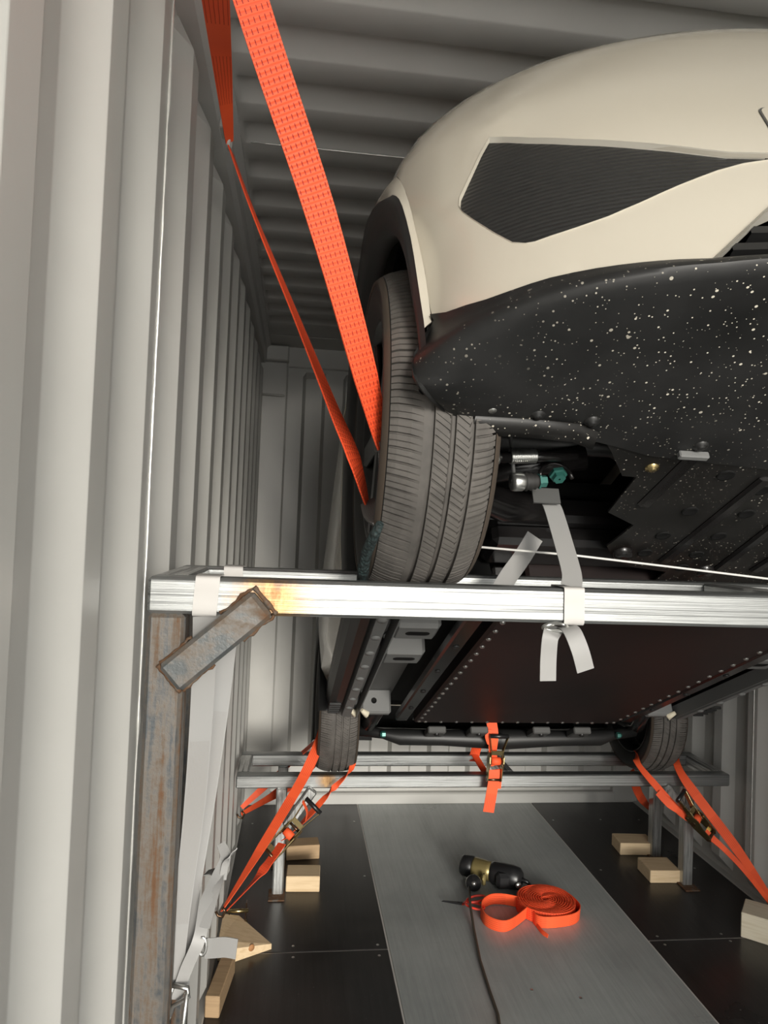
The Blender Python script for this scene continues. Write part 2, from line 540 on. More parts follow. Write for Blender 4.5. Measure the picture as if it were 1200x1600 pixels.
def corner_posts():
    for i, (x0, x1) in enumerate(((XL - 0.03, -0.095), (1.985, XR + 0.03))):
        mb = MB(); mb.box(((x0 + x1) / 2, YB - 0.005, 1.3), (abs(x1 - x0), 0.07, 2.6), bev=0.01)
        mb.box(((x0 + x1) / 2, YB - 0.03, 2.612), (abs(x1 - x0) + 0.004, 0.13, 0.09), bev=0.008)
        o = tag(mb.build('trim_%d' % (3 + i), M['paint']), kind='structure')
        if i == 0:
            b = MB(); b.tube([(-0.245, YB - 0.045, 2.375), (-0.12, YB - 0.055, 2.372), (-0.112, YB - 0.03, 2.372)], 0.007, 8)
            b.build('lashing_bar', M['paint'], o)
corner_posts()
# top side rails
for i, (x, s) in enumerate(((XL, 1), (XR, -1))):
    mb = MB()
    poly = [(-0.04, 2.56), (0.004, 2.56), (0.016, 2.575), (0.016, 2.635), (0.034, 2.655), (0.034, 2.675), (-0.04, 2.675)]
    mb.prism(poly, (x, YF, 0), (s, 0, 0), (0, 0, 1), (0, YB - YF, 0))
    tag(mb.build('trim_%d' % (5 + i), M['roof']), kind='structure')
# bottom side rails
for i, (x, s) in enumerate(((XL, 1), (XR, -1))):
    mb = MB()
    mb.prism([(-0.05, -0.1), (0.004, -0.1), (0.004, 0.003), (0.0, 0.005), (-0.05, 0.006)], (x - 0.004 * s, YF, 0), (s, 0, 0), (0, 0, 1), (0, YB - YF, 0))
    tag(mb.build('trim_%d' % (7 + i), M['paint']), kind='structure')
# corrugated roof, grooves end short of the rails
def roof():
    ys = []
    k = math.floor((YF - 1.5) / 0.1895)
    while True:
        b = 1.487 + 0.1895 * k
        if b > 3.72: break
        for dy, h in ((0, 0), (0.004, 0.06), (0.018, 0.94), (0.023, 1), (0.060, 1), (0.066, 0.95), (0.106, 0.05), (0.113, 0)):
            if b + dy > YF: ys.append((b + dy, h))
        k += 1
    ys = [(YF, 0)] + ys + [(3.94, 0)]
    xo = [0.02, 0.042, 0.046, 0.051, 0.057, 0.064, 0.073, 0.085, 0.10, 0.14]
    xs = [XL + q for q in xo] + [0.6, 1.2] + [XR - q for q in xo[::-1]]
    rows = []
    for x in xs:
        d = min(x - XL - 0.042, XR - 0.042 - x) / 0.058
        w = max(0, min(1, d)); w = math.sqrt(1 - (1 - w) ** 2)
        rows.append([(x, y, ZT + 0.036 * h * w) for y, h in ys])
    mb = MB(); mb.smooth = True
    mb.grid(rows)
    o = mb.build('ceiling', M['roof'])
    for f in o.data.polygons: f.use_smooth = True
    sm = o.modifiers.new('thickness', 'SOLIDIFY'); sm.thickness = 0.002; sm.offset = 1
    tag(o, kind='structure')
    for y in (1.965,):
        b = MB(); pts = [(XL + 0.06 + i * 0.04, y + 0.0006 * math.sin(i), ZT - 0.0015) for i in range(52)]
        b.tube(pts, [0.0014 + 0.0006 * (i % 3 == 0) for i in range(52)], 6)
        b.build('weld_bead', M['weld'], o)
    return o
roof()
# floor: pale joint bed, film-faced plywood sheets laid on it
S1, S2, SEAM = 0.414, 1.466, 2.720
mb = MB(); mb.box(((XL + XR) / 2, (YF + YB) / 2, -0.045), (XR - XL + 0.06, YB - YF, 0.085))
fl = tag(mb.build('floor', M['joint']), kind='structure')
def sheet(x0, x1, y0, y1, m):
    mb = MB(); g = 0.0034
    mb.box(((x0 + x1) / 2, (y0 + y1) / 2, -0.003), (x1 - x0 - 2 * g, y1 - y0 - 2 * g, 0.006), bev=0.0015)
    return mb.build('floor_panel', m, fl)
for x0, x1, m, cuts in ((XL - 0.03, S1, M['ply_dark'], (YF, 0.28, SEAM, YB)), (S1, S2, M['ply_grey'], (YF, 1.1, YB)), (S2, XR + 0.03, M['ply_dark'], (YF, 0.28, SEAM, YB))):
    for a, b in zip(cuts, cuts[1:]):
        sheet(x0, x1, a, b, m)
# screws in the sheets
mb = MB()
for (x, y) in [(q, w) for q in (0.37, 0.05, -0.18, 1.52, 1.8, 2.02) for w in (2.69, 2.755, 2.2, 3.3, 3.9)] + [(0.9, 2.45), (1.05, 2.4), (0.95, 2.9)]:
    mb.lathe([(0.0, 0.0012), (0.005, 0.001), (0.006, 0.0)], (x + random.uniform(-.01, .01), y + random.uniform(-.01, .01), 0), (0, 0, 1), 8)
sc_ = mb.build('screws', M['steel'], fl); sc_['kind'] = 'stuff'
# yard outside the open doors
mb = MB(); mb.box((0.9, 0, -0.62), (60, 80, 0.4))
tag(mb.build('ground', M['concrete']), kind='structure')

# ---------------------------------------------------------------- steel frames the wheels stand in
TB = 0.0556
FX0, FX1 = -0.2207, 2.0774
NY, NZ, RY, RZ, SP = 1.0955, 1.5162, 3.1362, 0.5166, 0.2888
scorch_n = galv('galvanised_steel_scorched', (1.2, 120, 200), ((-0.035 - 0.92835, 0, NZ - 0.03), 0.075))
scorch_r = galv('galvanised_steel_heat_marked', (1.2, 120, 200), ((0.175 - 0.92835, 0, RZ - 0.02), 0.06))
def tube_x(x0, x1, y, ztop, m, name, parent):
    mb = MB(); mb.box(((x0 + x1) / 2, y + TB / 2, ztop - TB / 2), (x1 - x0, TB, TB), bev=0.005)
    return mb.build(name, m, parent)
def tube_y(x, y0, y1, ztop, m, name, parent):
    mb = MB(); mb.box((x + TB / 2, (y0 + y1) / 2, ztop - TB / 2), (TB, y1 - y0, TB), bev=0.005)
    return mb.build(name, m, parent)
def post(x, y, ztop, m, parent, w=TB):
    mb = MB(); mb.box((x + w / 2, y + TB / 2, ztop / 2), (w, TB, ztop), bev=0.006)
    return mb.build('post', m, parent)
def brace(p0, p1, w, y, th, m, parent, rust=True):
    """flat welded tube in the XZ plane in front of the beam, face towards -Y"""
    p0, p1 = Vector((p0[0], y - th / 2, p0[2])), Vector((p1[0], y - th / 2, p1[2]))
    mb = MB(); mb.beam(p0, p1, th, w, up=Vector((0, 1, 0)).cross(p1 - p0), bev=0.006)
    o = mb.build('brace', m, parent)
    if rust:
        d = (p1 - p0).normalized(); n = Vector((0, 1, 0)).cross(d).normalized()
        wb_ = MB()
        f = Vector((0, -th / 2 + 0.001, 0))
        for q, e in ((p0, 1), (p1, -1)):
            b_ = Vector((0, th / 2 - 0.003, 0))
            pts = [q + b_ + n * (w / 2 * 1.05) * (i / 6 - 1) + d * (-0.004 * e) + Vector((0, random.uniform(-.002, .001), 0)) for i in range(13)]
            wb_.tube(pts, [0.004 + random.uniform(-.001, .0012) for _ in pts], 6)
            for s in (-1, 1):
                pts = [q + b_ + n * s * (w / 2 + 0.002) + d * e * 0.06 * i / 10 + n * random.uniform(-.002, .002) for i in range(11)]
                wb_.tube(pts, [0.0028 + random.uniform(-.001, .001) for _ in pts], 6)
        wb_.build('weld_seam', M['rust_edge'], o)['kind'] = 'stuff'
    return o
def frame(name, y, z, label, near):
    r = empty(name, ((FX0 + FX1) / 2, y, 0))
    r.matrix_world = Matrix.Translation(((FX0 + FX1) / 2, y, 0))
    tag(r, label, 'frame')
    kids = []
    kids.append(tube_x(FX0, FX1, y, z, scorch_n if near else scorch_r, 'front_beam', r))
    kids.append(tube_x(FX0, FX1, y + SP, z, M['galv'], 'back_beam', r))
    kids.append(tube_y(FX0, y + TB, y + SP, z, M['galv_y'], 'side_beam', r))
    kids.append(tube_y(FX1 - TB, y + TB, y + SP, z, M['galv_y'], 'side_beam', r))
    kids.append(tube_y(0.845 if near else 0.985, y + TB, y + SP, z, M['galv_y'], 'cross_beam', r))
    if near:
        kids.append(post(FX0 + 0.002, y, z - TB, M['rust_post'], r))
        kids.append(post(FX0 + 0.002, y + SP, z - TB, M['rust_post'], r, 0.045))
        kids.append(post(FX1 - TB, y, z - TB, M['rust_post'], r))
        kids.append(post(FX1 - TB, y + SP, z - TB, M['rust_post'], r))
        kids.append(brace((-0.1792,1.0900,1.3670), (-0.0480,1.0900,1.4823), 0.05, y, 0.028, M['rust_brace'], r))
        mirror = [2 * (FX0 + FX1) / 2 - q for q in ((-0.1792,1.0900,1.3670)[0], (-0.0480,1.0900,1.4823)[0])]
        kids.append(brace((mirror[0], 0, (-0.1792,1.0900,1.3670)[2]), (mirror[1], 0, (-0.0480,1.0900,1.4823)[2]), 0.05, y, 0.028, M['rust_brace'], r))
    else:
        for x, yy in ((-0.045, y), (-0.045, y + SP), (1.856, y), (1.856, y + SP)):
            kids.append(post(x, yy, z - TB, M['galv_v'], r, 0.048))
            mb = MB(); mb.box((x + 0.02, yy - 0.0, 0.003), (0.07, 0.1, 0.006), bev=0.001)
            kids.append(mb.build('foot_plate', M['rust_edge'], r))
        kids.append(brace((0.0036,3.1300,0.3034), (0.1136,3.1300,0.4630), 0.046, y, 0.03, M['galv_v'], r, False))
        kids.append(brace((1.8832,3.1300,0.3066), (1.7518,3.1300,0.4613), 0.046, y, 0.03, M['galv_v'], r, False))
    inv = r.matrix_world.inverted()
    for k in kids:
        k.data.transform(inv)
        for g in k.children: g.data.transform(inv)
    return r
near_frame = frame('support_frame', NY, NZ, 'high galvanised tube frame on rusty posts under the front wheels', True)
far_frame = frame('support_frame', RY, RZ, 'low galvanised tube frame standing on the floor under the rear wheels', False)

# ---------------------------------------------------------------- the car (local: x right, y rearwards from front axle, z up from the tyre foot)
RW = 0.285
CAR = empty('car', (0.9600,1.1423,1.5204), (-0.45551, 0, 0))
tag(CAR, 'cream white car with black bumper, tilted nose up on two frames', 'car')
WBASE = 2.2724
#S<
def lerp_tab(tab, q):
    if q <= tab[0][0]: return tab[0][1]
    for (a, va), (b, vb) in zip(tab, tab[1:]):
        if q <= b:
            t_ = (q - a) / (b - a)
            return va + (vb - va) * t_
    return tab[-1][1]
def smooth_tab(tab, q):
    n = len(tab)
    if q <= tab[0][0]: return tab[0][1]
    if q >= tab[-1][0]: return tab[-1][1]
    for i in range(n - 1):
        (a, va), (b, vb) = tab[i], tab[i + 1]
        if q <= b:
            h = b - a; t_ = (q - a) / h
            def slope(k):
                if k <= 0 or k >= n - 1:
                    k0 = max(0, min(n - 2, k)) if k <= 0 else n - 2
                    return (tab[k0 + 1][1] - tab[k0][1]) / (tab[k0 + 1][0] - tab[k0][0])
                return (tab[k + 1][1] - tab[k - 1][1]) / (tab[k + 1][0] - tab[k - 1][0])
            m0, m1 = slope(i) * h, slope(i + 1) * h
            return va * (2 * t_ ** 3 - 3 * t_ ** 2 + 1) + m0 * (t_ ** 3 - 2 * t_ ** 2 + t_) + vb * (3 * t_ ** 2 - 2 * t_ ** 3) + m1 * (t_ ** 3 - t_ ** 2)
    return tab[-1][1]
XC_T = [(0.1, 0.748), (0.2, 0.7779), (0.273, 0.7873), (0.356, 0.791), (0.456, 0.8004), (0.558, 0.8097), (0.63, 0.8191), (0.7, 0.8228), (0.8, 0.8116), (0.9, 0.7854)]
YC_T = [(0.1, -0.29), (0.2, -0.31), (0.456, -0.30), (0.558, -0.285), (0.63, -0.262), (0.70, -0.215), (0.80, -0.13), (0.9, 0.0)]
ZT_T = [(0.0, 0.915), (0.3, 0.906), (0.5, 0.888), (0.7, 0.872), (0.82, 0.858), (0.90, 0.835), (0.95, 0.80), (1.0, 0.73)]
def surf_y(x, z):
    ax = abs(x)
    xc = smooth_tab(XC_T, z)
    u = min(1.0, ax / xc)
    yc = smooth_tab(YC_T, z)
    zt = smooth_tab(ZT_T, u)
    lean = 0.06 * (z - 0.36) + 0.04 * math.sqrt((z - 0.36) ** 2 + 0.004)
    y0 = -0.535 + lean
    y = yc + (y0 - yc) * (1 - u ** 3) ** 0.62
    over = max(0.0, 1 - (zt - z) / 0.13)
    y += 0.09 * over ** 2.2
    # body line rising from the outer end of the mesh panel
    du = (ax - 0.699) * 0.92 + (z - 0.556) * 0.39
    if 0.0 < (z - 0.556) * 0.92 - (ax - 0.699) * 0.39 < 0.15:
        q_ = ((z - 0.556) * 0.92 - (ax - 0.699) * 0.39) / 0.15
        y -= 0.011 * math.exp(-(du / 0.026) ** 2) * (1 - q_) ** 1.0 * min(1, q_ * 12)
    if ax > xc: y += 4.0 * (ax - xc)
    return y
#S>
def fascia_mesh(outline, holes, step, mats, name, parent, offset=0.0, mirror=True, lip=0.0, thick=0.004):
    """panel of the front: 2D outline in (x, z) triangulated and laid on the nose surface"""
    def area(pts, p):
        c = False; j = len(pts) - 1
        for i in range(len(pts)):
            if (pts[i][1] > p[1]) != (pts[j][1] > p[1]) and p[0] < (pts[j][0] - pts[i][0]) * (p[1] - pts[i][1]) / (pts[j][1] - pts[i][1]) + pts[i][0]:
                c = not c
            j = i
        return c
    def dens(poly):
        o = []
        for a, b in zip(poly, poly[1:] + poly[:1]):
            n = max(1, int(math.hypot(a[0] - b[0], a[1] - b[1]) / step))
            for i in range(n):
                o.append((a[0] + (b[0] - a[0]) * i / n, a[1] + (b[1] - a[1]) * i / n))
        return o
    loops = [dens(outline)] + [dens(h) for h in holes]
    vs, es = [], []
    for lp in loops:
        k = len(vs)
        vs += [Vector(p) for p in lp]
        es += [(k + i, k + (i + 1) % len(lp)) for i in range(len(lp))]
    nb = len(vs)
    x0 = min(p[0] for p in outline); x1 = max(p[0] for p in outline); z0 = min(p[1] for p in outline); z1 = max(p[1] for p in outline)
    x = x0 + step / 2
    while x < x1:
        z = z0 + step / 2
        while z < z1:
            p = (x, z)
            if area(outline, p) and not any(area(h, p) for h in holes):
                if min((Vector(p) - q).length for q in vs[:nb]) > step * 0.45:
                    vs.append(Vector(p))
            z += step
        x += step
    ov, oe, of, _, _, _ = delaunay_2d_cdt(vs, es, [], 0, 1e-6)
    mb = MB(); mb.smooth = True
    def P(x, z, off):
        return (x, surf_y(x, z) + off, z)
    for sgn in ((1, -1) if mirror else (1,)):
        V = {}
        for f in of:
            c = sum((ov[i] for i in f), Vector((0, 0))) / len(f)
            if not area(outline, c) or any(area(h, c) for h in holes): continue
            for i in f:
                if i not in V:
                    q = P(ov[i].x, ov[i].y, offset); V[i] = mb.bm.verts.new((q[0] * sgn, q[1], q[2]))
            mb.quad([V[i] for i in f])
    if mirror:
        bmesh.ops.remove_doubles(mb.bm, verts=mb.bm.verts[:], dist=0.0008)
    bmesh.ops.recalc_face_normals(mb.bm, faces=mb.bm.faces[:])
    # face the nose (-y)
    tot = sum(f.normal.y for f in mb.bm.faces)
    if tot > 0: bmesh.ops.reverse_faces(mb.bm, faces=mb.bm.faces[:])
    o = mb.build(name, mats, parent, normals=False)
    sm = o.modifiers.new('thickness', 'SOLIDIFY'); sm.thickness = thick; sm.offset = -1
    es_ = o.modifiers.new('sharp_rim', 'EDGE_SPLIT'); es_.split_angle = math.radians(40)
    return o
def lipstrip(poly, off0, off1, name, m, parent, grow=0.0, closed=True, mirror=True):
    """wall joining the outer skin to a recessed panel along a closed outline"""
    mb = MB(); mb.smooth = True
    cx = sum(p[0] for p in poly) / len(poly); cz = sum(p[1] for p in poly) / len(poly)
    pts = []
    for a, b in zip(poly, poly[1:] + (poly[:1] if closed else [])):
        n = max(1, int(math.hypot(a[0] - b[0], a[1] - b[1]) / 0.02))
        for i in range(n): pts.append((a[0] + (b[0] - a[0]) * i / n, a[1] + (b[1] - a[1]) * i / n))
    if not closed: pts.append(poly[-1])
    for s in ((1, -1) if mirror else (1,)):
        mb = MB(); mb.smooth = True
        A = [(p[0] * s, surf_y(p[0], p[1]) + off0, p[1]) for p in pts]
        B = [((p[0] + (cx - p[0]) * grow) * s, surf_y(p[0], p[1]) + off1, p[1] + (cz - p[1]) * grow) for p in pts]
        mid = [((Vector(a) + Vector(b)) / 2) - Vector((0, 0.002, 0)) for a, b in zip(A, B)]
        mb.grid([A, mid, B], closed_u=closed)
        o = mb.build(name, m, parent)
    return o
def xz(*ps): return [(p[0], p[2]) for p in ps]

# --- outlines taken on the nose surface
low_edge = xz((-0.7691,-0.3502,0.2499), (-0.7487,-0.3745,0.2405), (-0.7280,-0.3935,0.2334), (-0.6999,-0.4148,0.2311), (-0.6576,-0.4404,0.2309), (-0.6083,-0.4635,0.2280), (-0.5590,-0.4816,0.2244), (-0.5165,-0.4941,0.2209), (-0.4810,-0.5028,0.2173))
intake_edge = xz((-0.4525,-0.5087,0.2447), (-0.4222,-0.5136,0.2742), (-0.3898,-0.5176,0.3061))
ix, iz = intake_edge[-1]
intake_top = [(ix + 0.05, iz + 0.028), (ix + 0.09, iz + 0.036), (0.0, iz + 0.04)]
panel = xz((-0.6994,-0.4066,0.5528), (-0.6474,-0.4365,0.5166), (-0.5927,-0.4603,0.4884), (-0.5304,-0.4809,0.4634), (-0.4761,-0.4950,0.4441), (-0.4374,-0.5032,0.4307), (-0.4060,-0.5088,0.4219), (-0.3555,-0.5154,0.4187))
panel_low = xz((-0.3602,-0.5160,0.4040), (-0.3966,-0.5121,0.3959), (-0.4335,-0.5073,0.3826), (-0.4878,-0.4981,0.3578), (-0.5398,-0.4859,0.3327), (-0.5807,-0.4735,0.3164), (-0.6194,-0.4589,0.3078), (-0.6496,-0.4453,0.3042), (-0.6683,-0.4356,0.3021), (-0.6791,-0.4295,0.3047), (-0.6929,-0.4209,0.3144), (-0.7125,-0.4070,0.3474), (-0.7325,-0.3915,0.3871), (-0.7448,-0.3812,0.4149), (-0.7487,-0.3779,0.4305), (-0.7470,-0.3795,0.4466), (-0.7297,-0.3922,0.4859), (-0.7141,-0.4003,0.5236))
bar_z0, bar_z1 = panel_low[0][1], panel[-1][1]
crease_low = [(-0.7842, 0.262), (-0.7852, 0.272)]
edge_up = [(-(smooth_tab(XC_T, z) - 0.0015), z) for z in (0.30, 0.356, 0.41, 0.456, 0.51, 0.558, 0.60, 0.63, 0.665, 0.70)]
top = [(-q * 0.823, smooth_tab(ZT_T, q)) for q in (0.98, 0.95, 0.925, 0.9, 0.86, 0.82, 0.76, 0.7, 0.6, 0.5, 0.4, 0.3, 0.15, 0.0)]
# the two mesh panels join over the nose by a thin bar, so the white skin is an upper and a lower piece
upper = [(0.0, bar_z1)] + panel[::-1][0:]           # centre -> outer end of the panel top edge
outline_white = crease_low[::-1][0:1] + []
skin = [crease_low[1]] + edge_up + top + [(0.0, bar_z1 + 0.004)] + panel[::-1] + panel_low[::-1] + [(0.0, bar_z0 + 0.004)] + [(0.0, iz + 0.04)] + intake_top[::-1][1:] + intake_edge[::-1] + low_edge[::-1]
fascia = fascia_mesh(skin, [], 0.026, M['white'], 'front_bumper', CAR, thick=0.006)
pan_poly = panel + [(0.0, bar_z1 + 0.004), (0.0, bar_z0 + 0.004)] + panel_low
grille = fascia_mesh(pan_poly, [], 0.03, M['mesh'], 'mesh_panel', CAR, offset=0.008, thick=0.004)
lip = lipstrip(panel_low + panel, -0.002, 0.009, 'panel_bevel', M['white_edge'], CAR, grow=0.0, closed=False)
# intake: bevelled white edge, black slatted back
lipstrip([low_edge[-1]] + intake_edge + intake_top, -0.004, 0.03, 'intake_bevel', M['white_edge'], CAR, closed=False)
def intake():
    poly = [low_edge[-1]] + intake_edge + intake_top + [(0.0, low_edge[-1][1])]
    o = fascia_mesh(poly, [], 0.05, M['matte_black'], 'lower_intake', CAR, offset=0.06)
    z0 = low_edge[-1][1]; z1 = iz + 0.04
    for k in range(4):
        z = z0 + (z1 - z0) * (k + 0.6) / 4.3
        xo = None
        pl = [low_edge[-1]] + intake_edge + intake_top
        for a, b in zip(pl, pl[1:]):
            if a[1] <= z <= b[1]:
                xo = a[0] + (b[0] - a[0]) * (z - a[1]) / max(1e-6, b[1] - a[1])
        if xo is None: xo = -0.3
        mb = MB()
        rows = []
        for i in range(17):
            x = xo + (-2 * xo) * i / 16
            y = surf_y(x, z)
            rows.append([(x, y + 0.024, z + 0.006), (x, y + 0.024, z - 0.006), (x, y + 0.062, z - 0.010), (x, y + 0.062, z + 0.002)])
        mb.grid(rows, closed_u=True)
        mb.build('slat', M['black'], o)
intake()
# tow eye cover outlined by a thin gap
def tow_cover():
    c = (-0.3043,-0.5127,0.5012)
    w, h = 0.030, 0.034
    def rr(a, b, n=5, r=0.012):
        o = []
        for sx, sz, a0 in ((1, 1, 0), (-1, 1, 90), (-1, -1, 180), (1, -1, 270)):
            for i in range(n + 1):
                t_ = math.radians(a0 + 90 * i / n)
                o.append((c[0] + sx * (a - r) + r * math.cos(t_), c[2] + sz * (b - r) + r * math.sin(t_)))
        return o
    mb = MB()
    A = [(x, surf_y(x, z) - 0.0016, z) for x, z in rr(w, h)]
    B = [(x, surf_y(x, z) - 0.0016, z) for x, z in rr(w - 0.0022, h - 0.0022)]
    mb.grid([A, B], closed_u=True)
    mb.build('cover_gap', M['primer_dark'], CAR)
    mb = MB()
    va = mb.verts([(x, surf_y(x, z) - 0.003, z) for x, z in rr(w - 0.0022, h - 0.0022)])
    vb = mb.verts([(x, surf_y(x, z) - 0.001, z) for x, z in rr(w - 0.0020, h - 0.0020)])
    mb.quad(va)
    for i in range(len(va)): mb.quad([va[i], va[(i + 1) % len(va)], vb[(i + 1) % len(va)], vb[i]])
    mb.build('tow_eye_cover', M['white'], CAR)
tow_cover()

# --- hood from the nose edge back to the windscreen
def hood():
    rows = []
    n = 28
    us = [-1 + 2 * i / n for i in range(n + 1)]
    def edge(q):
        x = q * 0.823; z = smooth_tab(ZT_T, abs(q))
        if abs(q) > 0.98: x = (0.8215 if q > 0 else -0.8215); z = 0.725
        return Vector((x, surf_y(x, z), z))
    for s in range(9):
        t_ = s / 8
        row = []
        for q in us:
            e = edge(q)
            yb = 0.42
            zb = 0.98 - 0.06 * abs(q) ** 3
            xb = 0.748 * q
            y = e.y + (yb - e.y) * t_
            z = e.z + (zb - e.z) * (1 - (1 - t_) ** 1.7)
            x = e.x + (xb - e.x) * t_ ** 1.5
            row.append((x, y, z))
        rows.append(row)
    mb = MB(); mb.smooth = True
    mb.grid(rows)
    o = mb.build('hood', M['white'], CAR)
    sm = o.modifiers.new('thickness', 'SOLIDIFY'); sm.thickness = 0.004; es_ = o.modifiers.new('sharp_rim', 'EDGE_SPLIT'); es_.split_angle = math.radians(40)
hood()

# --- front fenders with black arch cladding, and rear quarter panels likewise
ARCH_X = [(-10, -0.80), (3, -0.81), (18, -0.82), (28, -0.828), (44, -0.831), (55, -0.833), (68, -0.843), (80, -0.85), (205, -0.855)]
ARCH_R = [(-10, 0.320), (3, 0.332), (18, 0.357), (28, 0.377), (44, 0.388), (55, 0.402), (68, 0.424), (80, 0.435), (100, 0.441), (205, 0.445)]
def arch_pts(dr=0.0, dx=0.0, n=40, a0=-10, a1=205, xfix=None):
    """points round the wheel opening; dr pulls in, dx moves inboard"""
    o = []
    for i in range(n + 1):
        a = a0 + (a1 - a0) * i / n      # 0 = forward, 90 = up, 180 = rearward
        ar = math.radians(a)
        d_ = dr(a) if callable(dr) else dr
        r_ = smooth_tab(ARCH_R, a) - d_
        x = xfix if xfix is not None else smooth_tab(ARCH_X, a) + dx
        o.append(Vector((x, -r_ * math.cos(ar), 0.285 + r_ * math.sin(ar))))
    return o
def band(a): return lerp_tab([(-10, 0.028), (20, 0.038), (60, 0.062), (90, 0.07), (205, 0.07)], a)
def fender(sgn):
    n = 40
    aout = arch_pts(n=n)
    ain = arch_pts(band, 0.006, n=n)
    # outer boundary: crease up the corner, along the hood edge, down the door gap
    bnd = []
    path = [Vector((-0.7852, surf_y(-0.7852, 0.262), 0.262))] + [Vector((x, surf_y(x, z), z)) for x, z in edge_up] + [Vector((-0.8191, -0.12, 0.76)), Vector((-0.8116, 0.0, 0.80)), Vector((-0.7994, 0.16, 0.85)), Vector((-0.7901, 0.36, 0.89)), Vector((-0.8041, 0.50, 0.86)), Vector((-0.8462, 0.50, 0.70)), Vector((-0.8527, 0.49, 0.52)), Vector((-0.8490, 0.46, 0.34)), Vector((-0.8415, 0.42, 0.22))]
    ls = [0]
    for a, b in zip(path, path[1:]): ls.append(ls[-1] + (b - a).length)
    # spread so the lower front stays paired with the crease
    for i in range(n + 1):
        q = i / n
        s_ = lerp_tab([(0, 0), (0.12, 0.12), (0.25, 0.27), (0.38, 0.46), (0.5, 0.6), (0.65, 1.05), (0.8, 1.32), (1, ls[-1])], q)
        s_ = min(s_, ls[-1])
        for k in range(len(path) - 1):
            if s_ <= ls[k + 1] + 1e-9:
                t_ = (s_ - ls[k]) / (ls[k + 1] - ls[k]); bnd.append(path[k].lerp(path[k + 1], t_)); break
    rows = []
    for k in range(7):
        t_ = k / 6
        row = []
        for a, b in zip(bnd, aout):
            p = a.lerp(b, t_)
            p.x -= 0.006 * math.sin(math.pi * t_)
            row.append((p.x if sgn < 0 else -p.x, p.y, p.z))
        rows.append(row)
    mb = MB(); mb.smooth = True; mb.grid(rows)
    o = mb.build('fender', M['white'], CAR)
    sm = o.modifiers.new('thickness', 'SOLIDIFY'); sm.thickness = 0.003; es_ = o.modifiers.new('sharp_rim', 'EDGE_SPLIT'); es_.split_angle = math.radians(40)
    def mir(p): return (p.x, p.y, p.z) if sgn < 0 else (-p.x, p.y, p.z)
    aout = arch_pts(n=n, a0=-23); ain = arch_pts(band, 0.006, n=n, a0=-23)
    mb = MB(); mb.smooth = True
    mid = [a.lerp(b, 0.5) + Vector((-0.004, 0, 0)) for a, b in zip(aout, ain)]
    inn = [Vector((b.x + 0.035, b.y * 1.0, b.z)) for b in ain]
    o0 = [a + Vector((-0.004, 0, 0)) for a in aout]
    mb.grid([[mir(p) for p in r_] for r_ in (arch_pts(-0.009, 0.004, n=n, a0=-23), arch_pts(-0.003, -0.001, n=n, a0=-23), o0, mid, ain, inn)])
    mb.build('arch_cladding', M['black'], CAR)
    # wheel well liner
    mb = MB(); mb.smooth = True
    li = arch_pts(lambda a: band(a) - 0.012, n=n, xfix=-0.785)
    rows = []
    for x in (-0.79, -0.73, -0.655, -0.58, -0.525):
        rows.append([mir(Vector((x, p.y, p.z + (0.02 if x > -0.75 else 0)))) for p in li])
    mb.grid(rows)
    c = [mir(Vector((-0.56, 0.0, 0.5)))] * len(li)
    mb.build('wheel_well', M['matte_black'], CAR)
for s in (-1, 1): fender(s)

